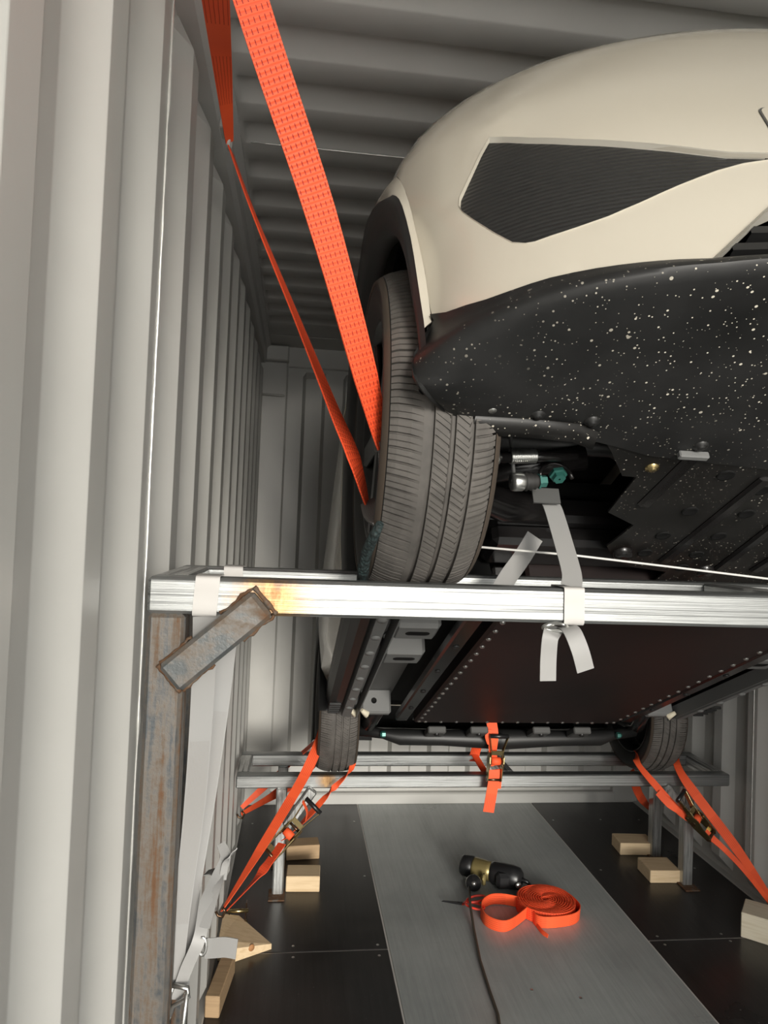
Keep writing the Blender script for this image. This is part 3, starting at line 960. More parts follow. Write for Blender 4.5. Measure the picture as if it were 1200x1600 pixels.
# --- cabin: doors, glass, roof, tail (mostly out of sight behind the nose)
def scaled(fn, *a):
    before = set(bpy.data.meshes)
    fn(*a)
    for me in set(bpy.data.meshes) - before:
        me.transform(Matrix.Diagonal((0.935, 1, 1, 1)))
def body():
    ys = [0.50, 0.9, 1.4, 1.8, 2.05, 2.27, 2.5, 2.75]
    for s in (-1, 1):
        mb = MB(); mb.smooth = True
        rows = []
        for y in ys:
            top_ = 0.93 + 0.02 * (y - 0.5)
            bot = 0.285
            if abs(y - WBASE) < 0.44:
                bot = 0.285 + math.sqrt(max(0, 0.42 ** 2 - (y - WBASE) ** 2))
            bulge = 0.0 if y < 2.4 else (y - 2.4) * 0.15
            rows.append([(s * (0.873 - bulge), y, bot), (s * (0.90 - bulge), y, bot + (top_ - bot) * 0.08), (s * (0.914 - bulge), y, bot + (top_ - bot) * 0.3), (s * (0.912 - bulge), y, bot + (top_ - bot) * 0.6), (s * (0.86 - bulge), y, top_)])
        mb.grid(rows)
        o = mb.build('body_side', M['white'], CAR)
        sm = o.modifiers.new('thickness', 'SOLIDIFY'); sm.thickness = 0.003; es_ = o.modifiers.new('sharp_rim', 'EDGE_SPLIT'); es_.split_angle = math.radians(40)
        mb = MB(); mb.smooth = True
        mb.grid([[(s * 0.858, 0.50, 0.935), (s * 0.858, 1.5, 0.955), (s * 0.83, 2.72, 0.975)], [(s * 0.72, 1.0, 1.30), (s * 0.69, 1.5, 1.37), (s * 0.66, 2.45, 1.33)]])
        mb.build('side_window', M['glass'], CAR)
        # rear arch cladding and well
        mb = MB(); mb.smooth = True
        n = 24
        rr_ = []
        for r_, x in ((0.425, 0.902), (0.42, 0.908), (0.385, 0.906), (0.352, 0.897), (0.352, 0.85), (0.36, 0.58)):
            rr_.append([(s * x, WBASE - r_ * math.cos(math.radians(-15 + 210 * i / n)), 0.285 + r_ * math.sin(math.radians(-15 + 210 * i / n))) for i in range(n + 1)])
        mb.grid(rr_)
        mb.build('arch_cladding', M['black'], CAR)
    mb = MB(); mb.smooth = True
    mb.grid([[(-0.80, 0.42, 0.93), (-0.4, 0.36, 0.985), (0, 0.34, 0.99), (0.4, 0.36, 0.985), (0.80, 0.42, 0.93)], [(-0.66, 1.02, 1.33), (-0.33, 0.98, 1.38), (0, 0.97, 1.39), (0.33, 0.98, 1.38), (0.66, 1.02, 1.33)]])
    mb.build('windscreen', M['glass'], CAR)
    mb = MB(); mb.smooth = True
    rows = []
    for y, z, w in ((0.98, 1.34, 0.69), (1.2, 1.41, 0.70), (1.6, 1.43, 0.70), (2.1, 1.41, 0.68), (2.45, 1.35, 0.655), (2.6, 1.30, 0.64)):
        rows.append([(x * w, y, z - 0.05 * abs(x) ** 3) for x in (-1, -0.85, -0.5, 0, 0.5, 0.85, 1)])
    mb.grid(rows); o = mb.build('roof', M['white'], CAR)
    sm = o.modifiers.new('thickness', 'SOLIDIFY'); sm.thickness = 0.004; es_ = o.modifiers.new('sharp_rim', 'EDGE_SPLIT'); es_.split_angle = math.radians(40)
    mb = MB(); mb.smooth = True
    mb.grid([[(x * 0.64, 2.6, 1.30) for x in (-1, -0.5, 0, 0.5, 1)], [(x * 0.80, 2.76, 0.97) for x in (-1, -0.5, 0, 0.5, 1)]])
    mb.build('rear_window', M['glass'], CAR)
    mb = MB(); mb.smooth = True
    mb.grid([[(x * 0.84, 2.75 + 0.06 * (1 - x * x), z) for x in (-1, -0.6, 0, 0.6, 1)] for z in (0.97, 0.7, 0.45, 0.33)])
    mb.build('tailgate', M['white'], CAR)
    mb = MB(); mb.smooth = True
    mb.grid([[(x * 0.80, 2.68 + 0.1 * (1 - x * x) + dy, z) for x in (-1, -0.6, 0, 0.6, 1)] for z, dy in ((0.40, 0.03), (0.3, 0.02), (0.24, -0.06), (0.24, -0.2))])
    mb.build('rear_bumper', M['black'], CAR)
scaled(body)

# --- black lower bumper rolling under into the splash shield
def lower_bumper():
    top_l = [(-0.7842, 0.258)] + [(p[0], p[1] - 0.001) for p in [crease_low[1]] + low_edge]
    end_z = low_edge[-1][1]
    top_l += [(-0.40, end_z), (-0.3, end_z), (-0.2, end_z), (-0.1, end_z), (0.0, end_z)]
    # dense
    T = []
    for a, b in zip(top_l, top_l[1:]):
        n = max(1, int((b[0] - a[0]) / 0.02))
        for i in range(n): T.append((a[0] + (b[0] - a[0]) * i / n, a[1] + (b[1] - a[1]) * i / n))
    T.append(top_l[-1])
    rows = []
    K = 25
    full = [(x, z) for x, z in T] + [(-x, z) for x, z in T[::-1][1:]]
    for k in range(K + 1):
        t_ = k / K
        row = []
        for x, z in full:
            y0 = surf_y(x, z) - 0.001
            ax = abs(x)
            yb = lerp_tab([(0, -0.13), (0.42, -0.17), (0.515, -0.20), (0.673, -0.235), (0.748, -0.262), (0.804, -0.305)], ax)
            zb = 0.158
            # profile: short lip forward, a rounded ridge, then a long sweep under
            f = smooth_tab([(0, 0), (0.08, -0.025), (0.16, -0.045), (0.22, -0.02), (0.30, 0.08), (0.5, 0.34), (1, 1)], t_)
            dz = smooth_tab([(0, 0), (0.08, 0.16), (0.16, 0.34), (0.22, 0.45), (0.30, 0.52), (0.5, 0.68), (0.8, 0.9), (1, 1.0)], t_)
            push = 0
            xs = x
            if ax > 0.73: xs = x - math.copysign((ax - 0.73) * -0.30 * math.sin(math.pi * min(1, t_ * 1.15)) , x) * 1.0 if t_ < 0.87 else x
            row.append((xs * (1 - 0.02 * t_), y0 + (yb - y0) * f + push, z + (zb - z) * dz))
        E_ = [Vector(p) for p in ((-0.7950,-0.3000,0.2462), (-0.8063,-0.3050,0.2165), (-0.8155,-0.3100,0.1846), (-0.8148,-0.3120,0.1655), (-0.8084,-0.3120,0.1499), (-0.7924,-0.2950,0.1457), (-0.7611,-0.2501,0.1600))]
        q = t_ * 6; i_ = min(5, int(q)); e = E_[i_].lerp(E_[i_ + 1], q - i_)
        # the end follows the edge of the wheel opening; columns near it blend towards it
        base = Vector(row[0]); base.x = -abs(base.x)
        dl = e - base
        new = []
        for p in row:
            w_ = max(0.0, (abs(p[0]) - 0.45) / (abs(base.x) - 0.45)) ** 2 * min(1, t_ * 4) * 0.9
            sg = -1 if p[0] < 0 else 1
            new.append((p[0] - sg * dl.x * w_, p[1] + dl.y * w_, p[2] + dl.z * w_))
        rows.append([(e.x, e.y, e.z)] + new + [(-e.x, e.y, e.z)])
    mb = MB(); mb.smooth = True; mb.grid(rows)
    o = mb.build('lower_bumper', M['bumper_black'], CAR)
    sm = o.modifiers.new('thickness', 'SOLIDIFY'); sm.thickness = 0.004; sm.offset = 1; es_ = o.modifiers.new('sharp_rim', 'EDGE_SPLIT'); es_.split_angle = math.radians(40)
    # side return from the corner into the wheel opening
    for s in (-1, 1):
        mb = MB(); mb.smooth = True
        k = 0 if s < 0 else -1
        edge = [Vector(r_[k]) for r_ in rows]
        back = [Vector((p.x * 0.94, p.y + 0.012, p.z + 0.006)) for p in edge]
        mb.grid([[p for p in edge], [p for p in back]])
        mb.build('bumper_corner', M['black'], CAR)
lower_bumper()

# --- splash shield under the motor bay
def flat_poly(mb, pts, z, th, mi=0):
    A = mb.verts([(p[0], p[1], z) for p in pts]); B = mb.verts([(p[0], p[1], z + th) for p in pts])
    mb.quad(A[::-1], mi=mi); mb.quad(B, mi=mi)
    for i in range(len(pts)):
        mb.quad([A[i], A[(i + 1) % len(pts)], B[(i + 1) % len(pts)], B[i]], mi=mi)
def shield():
    left = [(-0.7106,-0.2471,0.1580), (-0.6190,-0.2451,0.1580), (-0.5307,-0.2325,0.1580), (-0.5080,-0.2142,0.1580), (-0.4746,-0.1721,0.1580), (-0.4250,-0.1011,0.1580), (-0.3993,-0.0994,0.1580), (-0.3945,0.0286,0.1580), (-0.3234,0.0752,0.1580), (-0.3360,0.1727,0.1580), (-0.2973,0.2306,0.1580), (-0.2406,0.2705,0.1580), (-0.1490,0.2916,0.1580)]
    left = [(p[0], p[1]) for p in left]
    front = [(-0.56, -0.24), (-0.42, -0.185), (-0.2, -0.15), (0, -0.14)]
    poly_l = [left[0]] + front + [(0, 0.37), (left[-1][0], 0.37)] + left[::-1][:-1]
    mb = MB()
    for s in (1, -1):
        vs = [Vector((p[0] * s, p[1])) for p in poly_l]
        ov, oe, of, _, _, _ = delaunay_2d_cdt(vs, [(i, (i + 1) % len(vs)) for i in range(len(vs))], [], 1, 1e-6)
        V = [mb.bm.verts.new((p.x, p.y, 0.157)) for p in ov]
        for f in of: mb.quad([V[i] for i in f])
    bmesh.ops.remove_doubles(mb.bm, verts=mb.bm.verts[:], dist=0.0005)
    bmesh.ops.recalc_face_normals(mb.bm, faces=mb.bm.faces[:])
    if sum(f.normal.z for f in mb.bm.faces) > 0: bmesh.ops.reverse_faces(mb.bm, faces=mb.bm.faces[:])
    o = mb.build('splash_shield', M['tray_black'], CAR, normals=False)
    sm = o.modifiers.new('thickness', 'SOLIDIFY'); sm.thickness = 0.004; sm.offset = -1
    # stiffening channels, drain holes, fixings
    for a, b in (((-0.3370,-0.1755,0.1560), (-0.3436,-0.0050,0.1560)), ((-0.1766,-0.1242,0.1560), (-0.1858,0.2368,0.1560)), ((-0.0547,-0.1029,0.1560), (-0.0426,0.2670,0.1560))):
        for s in (1, -1):
            mb = MB(); a_, b_ = Vector(a), Vector(b)
            a_.x *= s; b_.x *= s
            mb.beam(a_, b_, 0.026, 0.012, bev=0.005)
            mb.build('stiffener', M['gloss_black'], o)
    for c in ((-0.2512,-0.1212,0.1560), (-0.2452,0.0085,0.1560), (-0.2455,0.1123,0.1560), (-0.1322,0.1051,0.1560), (-0.1336,0.0085,0.1560), (-0.2433,0.1951,0.1560), (-0.1300,0.1951,0.1560), (-0.1268,0.2633,0.1560), (-0.1593,-0.0793,0.1560)):
        for s in (1, -1):
            mb = MB(); mb.lathe([(0.0, 0.001), (0.012, 0.001), (0.0145, 0.0), (0.0155, 0.003)], (c[0] * s, c[1], c[2] - 0.002), (0, 0, 1), 14)
            mb.build('drain_hole', M['matte_black'], o)
    for c, m in (((-0.6938,-0.2687,0.1560), 'steel'), ((-0.5379,-0.2496,0.1560), 'black'), ((-0.3876,-0.1330,0.1560), 'zinc'), ((-0.3416,-0.2033,0.1560), 'black'), ((-0.6237,-0.2587,0.1560), 'black')):
        mb = MB()
        mb.lathe([(0.0, -0.006), (0.006, -0.006), (0.0065, -0.003), (0.0115, -0.002), (0.012, 0.002)], c, (0, 0, 1), 12)
        mb.build('clip', M[m], o)
    c = Vector((-0.3454,-0.1843,0.1500))
    mb = MB(); mb.box(c, (0.05, 0.012, 0.012), bev=0.002)
    mb.build('clip_bracket', M['primer'], o)
    for c in ((-0.3012,0.1804,0.1500), (-0.0803,0.2559,0.1500)):
        mb = MB(); mb.lathe([(0.0, -0.012), (0.018, -0.012), (0.02, 0.0)], c, (0, 0, 1), 16)
        mb.build('spacer', M['gloss_black'], o)
    # deflector flap ahead of each wheel
    for s in (-1, 1):
        p = [Vector(q) for q in ((-0.7142,-0.2520,0.1520), (-0.6219,-0.2518,0.1520), (-0.5571,-0.2469,0.1520), (-0.5192,-0.2289,0.1520))]
        mb = MB(); mb.smooth = True
        top_ = [Vector((q.x * -s, q.y, q.z)) for q in p]
        bot_ = [Vector((q.x * -s, q.y + 0.030, q.z - 0.012)) for q in p]
        mb.grid([top_, bot_, [q + Vector((0, 0.002, 0.004)) for q in bot_], [q + Vector((0, 0.002, 0.004)) for q in top_]], closed_v=True)
        mb.build('air_deflector', M['tray_black'], CAR)
shield()

# --- suspension and subframe glimpsed behind the wheel
def suspension(s):
    def m_(p): return (p[0] * -s, p[1], p[2])
    mb = MB(); mb.smooth = False
    # subframe plate and cross member
    mb.box((s * 0.43, 0.10, 0.36), (0.28, 0.5, 0.05), bev=0.01)
    mb.box((s * 0.45, 0.25, 0.26), (0.5, 0.09, 0.06), bev=0.012)
    mb.box((s * 0.30, 0.30, 0.215), (0.5, 0.12, 0.05), bev=0.012)
    mb.build('subframe', M['gloss_black'], CAR)
    # lower control arm
    mb = MB(); mb.smooth = True
    pts = [(s * 0.74, 0.02, 0.235), (s * 0.66, 0.09, 0.232), (s * 0.55, 0.16, 0.235), (s * 0.42, 0.20, 0.245)]
    mb.tube(pts, [0.02, 0.028, 0.036, 0.028], 10)
    pts = [(s * 0.66, 0.07, 0.235), (s * 0.56, 0.02, 0.24), (s * 0.44, -0.01, 0.25)]
    mb.tube(pts, [0.02, 0.022, 0.024], 10)
    mb.build('control_arm', M['gloss_black'], CAR)
    # steering tie rod: bright bellows on black rod
    y = -0.09
    a = Vector(m_((-0.6331,-0.0700,0.2000))); b = Vector(m_((-0.4854,-0.0700,0.2129)))
    d = (b - a).normalized()
    mb = MB(); mb.tube([a, b], 0.0095, 10)
    o = mb.build('tie_rod', M['gloss_black'], CAR)
    q = Vector(m_((-0.6045,-0.0700,0.2043))); w = Vector(m_((-0.5576,-0.0700,0.2072)))
    mb = MB(); L = (w - q).length
    prof = [(0.004, 0)]
    for i in range(14):
        prof += [(0.0135, L * (i + 0.1) / 14), (0.0135, L * (i + 0.5) / 14), (0.0115, L * (i + 0.8) / 14)]
    prof.append((0.004, L))
    mb.lathe(prof, q, d, 14); mb.build('bellows', M['steel'], o)
    mb = MB(); mb.lathe([(0.004, 0), (0.012, 0), (0.012, 0.008), (0.004, 0.008)], a, d, 12); mb.build('rod_end', M['steel'], o)
    # stabiliser link with bright cap and teal nut
    a = Vector(m_((-0.5982,-0.0500,0.1655))); d = (Vector(m_((-0.5419,-0.0500,0.1699))) - a).normalized()
    mb = MB(); mb.lathe([(0.002, -0.002), (0.0155, -0.002), (0.0165, 0.004), (0.0165, 0.016), (0.014, 0.02)], a, d, 16)
    o = mb.build('stabiliser_link', M['steel'], CAR)
    mb = MB(); mb.lathe([(0.014, 0.02), (0.017, 0.024), (0.014, 0.028), (0.0165, 0.032), (0.0125, 0.036), (0.0145, 0.040), (0.01, 0.046)], a, d, 16); mb.build('rubber_boot', M['tyre'], o)
    mb = MB(); mb.lathe([(0.004, 0.046), (0.0135, 0.046), (0.0135, 0.049), (0.0105, 0.049), (0.0105, 0.060), (0.002, 0.060)], a, d, 6, flat=True); mb.build('nut', M['teal'], o)
    up = Vector(m_((-0.5941,-0.0500,0.1823)))
    mb = MB(); mb.tube([up, up + Vector((0.003, 0.0, 0.17))], 0.0035, 8); mb.build('link_rod', M['primer_dark'], o)
    c = Vector(m_((-0.5058,-0.0300,0.1966)))
    mb = MB(); mb.lathe([(0.002, -0.012), (0.011, -0.012), (0.012, -0.004), (0.016, -0.003), (0.016, 0.004)], c, (0, 0.3, 1), 6, flat=True); mb.build('bolt', M['teal'], CAR)
    mb = MB(); mb.tube([(c.x + s * 0.03 * math.cos(i * math.pi / 8), c.y + 0.01, c.z + 0.03 * math.sin(i * math.pi / 8)) for i in range(9)], 0.004, 8); mb.build('bracket_loop', M['gloss_black'], CAR)
    c = Vector(m_((-0.5215,0.0000,0.1694)))
    mb = MB(); mb.box(c, (0.05, 0.004, 0.03)); mb.build('bracket', M['primer_dark'], CAR)
    mb = MB(); mb.lathe([(0.02, 0), (0.03, 0.01), (0.034, 0.05), (0.03, 0.3)], (s * 0.60, -0.02, 0.42), (0, 0.12, 1), 14); mb.build('damper', M['black'], CAR)
    mb = MB(); mb.lathe([(0.03, 0), (0.035, 0.02), (0.022, 0.06), (0.022, 0.3), (0.04, 0.34)], (s * 0.68, 0.0, RW), (-s, 0, 0), 14); mb.build('drive_shaft', M['black'], CAR)
for s in (-1, 1): suspension(s)
mb = MB(); mb.box((0, 0.0, 0.62), (1.1, 0.9, 0.02)); mb.box((0, -0.30, 0.45), (1.0, 0.03, 0.36)); mb.build('motor_bay', M['matte_black'], CAR)

# --- wheels: lathed carcass with three grooves, siped tread blocks
def make_wheel(front=True):
    root = empty('wheel'); root.parent = CAR
    N = 144
    hw = 0.0785
    # profile across the tread, u from -1 (left) to 1 (right)
    gro = [-0.24, 0.16, 0.54]
    cols = [(-1.0, 's'), (-0.93, 's'), (-0.86, 's'), (-0.62, 's'), (-0.40, 'n'), (-0.285, 'e'), (-0.275, 'g'), (-0.205, 'g'), (-0.195, 'e'), (-0.15, 'c'), (0.09, 'c'), (0.12, 'e'), (0.13, 'g'), (0.195, 'g'), (0.205, 'e'), (0.24, 'c'), (0.46, 'c'), (0.50, 'e'), (0.51, 'g'), (0.565, 'g'), (0.575, 'e'), (0.66, 's'), (0.86, 's'), (0.93, 's'), (1.0, 's')]
    PITCH = 84
    steps = [(0.0, 0), (0.03, 1), (0.17, 1), (0.20, 0), (0.55, 0), (0.57, 0.55), (0.62, 0.55), (0.64, 0)]
    mb = MB()
    rings = []
    def crown(u): return RW - 0.012 * abs(u) ** 4 - 0.004 * u * u
    def shear(u):
        if u < -0.28: return -0.5 * ((u + 1.0) / 0.72) ** 2
        if u < 0.12: return -2.6 * (u + 0.2)
        if u < 0.5: return 0.4 - 2.6 * (u - 0.2)
        return 0.35 * ((u - 0.55) / 0.45) ** 2
    for j in range(PITCH):
        for f_, dp in steps:
            ring = []
            for u, k in cols:
                r_ = crown(u)
                if k == 'g': r_ -= 0.0065
                elif k == 's': r_ -= 0.005 * dp
                elif k == 'c': r_ -= 0.003 * dp
                a = 2 * math.pi * (j + f_ + shear(u)) / PITCH
                ring.append((u * hw, r_ * math.sin(a), RW + r_ * math.cos(a)))
            rings.append(ring)
    mb.grid(rings, closed_v=True)
    tr = mb.build('tread', M['tread'], root)
    # sidewalls
    mb = MB()
    for s in (-1, 1):
        prof = [(crown(1) + 0.0, s * hw), (RW - 0.03, s * (hw + 0.009)), (RW - 0.055, s * (hw + 0.008)), (RW - 0.078, s * (hw - 0.002)), (RW - 0.09, s * (hw - 0.008))]
        mb.lathe([(a, b) for a, b in prof], (0, 0, RW), (1, 0, 0), 72)
    mb.build('sidewall', M['tyre'], root)
    mb = MB()
    for s in (-1, 1):
        mb.lathe([(RW - 0.0165, s * (hw + 0.0016)), (RW - 0.024, s * (hw + 0.0105)), (RW - 0.030, s * (hw + 0.0095))], (0, 0, RW), (1, 0, 0), 72)
    mb.build('shoulder', M['dust_ring'], root)
    rr_ = RW - 0.088
    mb = MB()
    mb.lathe([(rr_ - 0.004, -hw + 0.004), (rr_ + 0.004, -hw + 0.004), (rr_, -hw + 0.014), (rr_ - 0.018, -0.03), (rr_ - 0.02, 0.05), (rr_, hw - 0.012), (rr_ + 0.004, hw - 0.004), (rr_ - 0.004, hw - 0.004), (rr_ - 0.024, 0.05), (rr_ - 0.022, -0.03)], (0, 0, RW), (1, 0, 0), 48, closed=True)
    rim = mb.build('rim', M['alloy'], root)
    for i in range(5):
        a = 2 * math.pi * i / 5
        mb = MB()
        c, s_ = math.sin(a), math.cos(a)
        mb.beam((-hw + 0.018, 0.03 * c, RW + 0.03 * s_), (-hw + 0.012, (rr_ - 0.006) * c, RW + (rr_ - 0.006) * s_), 0.045, 0.014, up=(1, 0, 0), bev=0.005)
        mb.build('spoke', M['alloy'], rim)
    mb = MB(); mb.lathe([(0.001, -hw + 0.006), (0.034, -hw + 0.008), (0.046, -hw + 0.022), (0.046, 0.03), (0.001, 0.032)], (0, 0, RW), (1, 0, 0), 24); mb.build('hub', M['alloy'], root)
    mb = MB(); mb.lathe([(0.05, -0.012), (0.135, -0.012), (0.135, 0.010), (0.05, 0.010)], (0, 0, RW), (1, 0, 0), 40, closed=True); mb.build('brake_disc', M['primer_dark'], root)
    mb = MB(); mb.lathe([(0.05, 0.02), (0.142, 0.02), (0.142, 0.024), (0.05, 0.03)], (0, 0, RW), (1, 0, 0), 32); mb.build('splash_plate', M['matte_black'], root)
    return root
XT = 0.757
w0 = make_wheel(); w0.location = (-XT, 0, 0)
w1 = dup(w0, CAR); w1.location = (-XT + 0.009, WBASE, 0); w1.rotation_euler = (0.4, 0, 0)
w1.location = Vector((-XT + 0.009, WBASE, RW)) - Matrix.Rotation(0.4, 3, 'X') @ Vector((0, 0, RW))
for y, r_ in ((0, 0.9), (WBASE, 1.7)):
    w = dup(w0, CAR)
    w.rotation_euler = (-r_, 0, math.pi)
    R_ = w.rotation_euler.to_matrix()
    w.location = Vector((XT, y, RW)) - R_ @ Vector((0, 0, RW))

# --- sills and underbody between the axles
def sill(s):
    y0, y1 = 0.47, WBASE - 0.40
    mb = MB(); mb.smooth = False
    prof = [(0.872, 0.31), (0.872, 0.24), (0.862, 0.20), (0.84, 0.178), (0.815, 0.172), (0.812, 0.19), (0.84, 0.26), (0.85, 0.31)]
    rows = []
    for i in range(13):
        y = y0 + (y1 - y0) * i / 12
        rows.append([(s * x, y, z) for x, z in prof])
    g = mb.grid(rows, closed_u=True)
    mb.quad(g[0]); mb.quad(g[-1])
    o = mb.build('sill_cladding', M['black'], CAR)
    for i in range(5):
        mb = MB(); mb.box((s * 0.842, y1 - 0.03 - 0.035 * i, 0.171), (0.05, 0.008, 0.012), bev=0.002)
        mb.build('rib', M['black'], o)
    mb = MB()
    mb.prism([(0.808, 0.20), (0.80, 0.165), (0.765, 0.162), (0.758, 0.20)], (0, y0 - 0.03, 0), (s, 0, 0), (0, 0, 1), (0, y1 - y0 + 0.06, 0))
    o = mb.build('sill_rail', M['primer'], CAR)
    for i in range(9):
        mb = MB(); mb.lathe([(0.001, -0.006), (0.012, -0.005), (0.016, 0.0)], (s * 0.783, y0 + 0.06 + i * 0.15, 0.1635), (0, 0, 1), 14)
        mb.build('dimple', M['primer'], o)
    mb = MB(); mb.box((s * 0.735, (y0 + y1) / 2, 0.185), (0.004, y1 - y0 + 0.1, 0.05)); mb.build('sill_flange', M['primer'], CAR)
    mb = MB(); mb.box((s * 0.66, (y0 + y1) / 2, 0.265), (0.16, y1 - y0 + 0.1, 0.01)); mb.build('floor_pan', M['primer_dark'], CAR)
    # outrigger boxes with oval holes
    for k, yc in enumerate((0.60, 0.86, 1.12)):
        mb = MB(); mb.box((s * 0.655, yc, 0.225), (0.14, 0.12, 0.075), bev=0.012)
        ob = mb.build('outrigger', M['primer'], CAR)
        mb = MB()
        pts = []
        for i in range(20):
            a = 2 * math.pi * i / 20
            pts.append((0.022 * (1 if math.cos(a) > 0 else -1) + 0.016 * math.cos(a), 0.016 * math.sin(a)))
        mb.prism(pts, (s * 0.65, yc, 0.1868), (1, 0, 0), (0, 1, 0), (0, 0, 0.004))
        mb.build('slot', M['matte_black'], ob)
    mb = MB(); mb.box((s * 0.655, y1 - 0.02, 0.215), (0.13, 0.04, 0.10), bev=0.008)
    ob = mb.build('jack_bracket', M['primer'], CAR)
    mb = MB(); mb.lathe([(0.0, 0), (0.012, 0), (0.012, 0.002)], (s * 0.665, y1 - 0.041, 0.215), (0, -1, 0), 12); mb.build('hole', M['matte_black'], ob)
    for c in ((0.745, y1 + 0.03, 0.19), (0.70, y1 - 0.03, 0.175)):
        mb = MB(); mb.tube([(s * (c[0] + 0.02), c[1] - 0.02, c[2]), (s * c[0], c[1], c[2] - 0.012), (s * (c[0] - 0.018), c[1] + 0.01, c[2] + 0.01)], [0.008, 0.016, 0.008], 8); mb.build('sealer_blob', M['sealer'], CAR)
    mb = MB(); mb.box((s * 0.53, (0.42 + y1) / 2, 0.172), (0.055, y1 - 0.42 + 0.12, 0.035), bev=0.006)
    o = mb.build('tray_rail', M['gloss_black'], CAR)
    for i in range(5):
        mb = MB(); mb.lathe([(0.001, -0.004), (0.009, -0.004), (0.011, 0)], (s * 0.53, 0.6 + i * 0.27, 0.154), (0, 0, 1), 12); mb.build('rail_bolt', M['black'], o)
for s in (-1, 1): scaled(sill, s)
def battery():
    y0, y1, w = 0.36, 1.93, 0.475
    mb = MB(); mb.box((0, (y0 + y1) / 2, 0.19), (2 * w, y1 - y0, 0.085), bev=0.008)
    o = mb.build('battery_tray', M['battery'], CAR)
    mb = MB()
    pts = []
    n = 22
    for i in range(n): pts += [(-w + 0.02, y0 + 0.06 + (y1 - y0 - 0.09) * i / (n - 1)), (w - 0.02, y0 + 0.06 + (y1 - y0 - 0.09) * i / (n - 1))]
    for i in range(13): pts.append((-w + 0.05 + (2 * w - 0.1) * i / 12, y1 - 0.022))
    for x, y in pts: mb.lathe([(0.0, -0.004), (0.006, -0.004), (0.0085, 0.0)], (x, y, 0.1475), (0, 0, 1), 8)
    b = mb.build('tray_bolts', M['steel'], o); b['kind'] = 'stuff'
    mb = MB(); mb.box((0, y1 + 0.012, 0.165), (2 * w, 0.02, 0.006)); mb.build('tray_flange', M['steel'], o)
    mb = MB(); mb.box((0, 1.2, 0.31), (1.62, 2.0, 0.02)); mb.box((0, 2.4, 0.42), (1.1, 0.9, 0.02)); mb.build('floor_panel', M['matte_black'], CAR)
scaled(battery)
def rear_axle():
    mb = MB(); mb.smooth = True
    mb.tube([(-0.70, WBASE - 0.08, 0.165), (-0.58, WBASE - 0.10, 0.145), (-0.5, WBASE - 0.11, 0.13), (-0.3, WBASE - 0.12, 0.125), (0, WBASE - 0.12, 0.12), (0.3, WBASE - 0.12, 0.125), (0.5, WBASE - 0.11, 0.13), (0.58, WBASE - 0.10, 0.145), (0.70, WBASE - 0.08, 0.165)], [0.026, 0.022, 0.036, 0.034, 0.046, 0.034, 0.036, 0.022, 0.026], 12)
    o = mb.build('rear_axle', M['black'], CAR)
    for s in (-1, 1):
        mb = MB(); mb.tube([(s * 0.62, WBASE - 0.40, 0.22), (s * 0.66, WBASE - 0.2, 0.17), (s * 0.68, WBASE, 0.24)], [0.03, 0.034, 0.03], 10); mb.build('trailing_arm', M['gloss_black'], o)
        mb = MB(); mb.lathe([(0.001, 0), (0.014, 0), (0.014, 0.016), (0.009, 0.024), (0.001, 0.024)], (s * 0.575, WBASE - 0.14, 0.135), (s, 0, 0), 6, flat=True); mb.build('bolt', M['teal'], o)
        for x in (0.15, 0.35):
            mb = MB(); mb.box((s * x, 2.06, 0.135), (0.085, 0.10, 0.03), bev=0.005); mb.build('bracket', M['primer_dark'], o)
            mb = MB(); mb.lathe([(0.001, -0.008), (0.011, -0.008), (0.012, 0)], (s * x, 2.03, 0.12), (0, 0, 1), 8); mb.build('bracket_bolt', M['black'], o)
scaled(rear_axle)

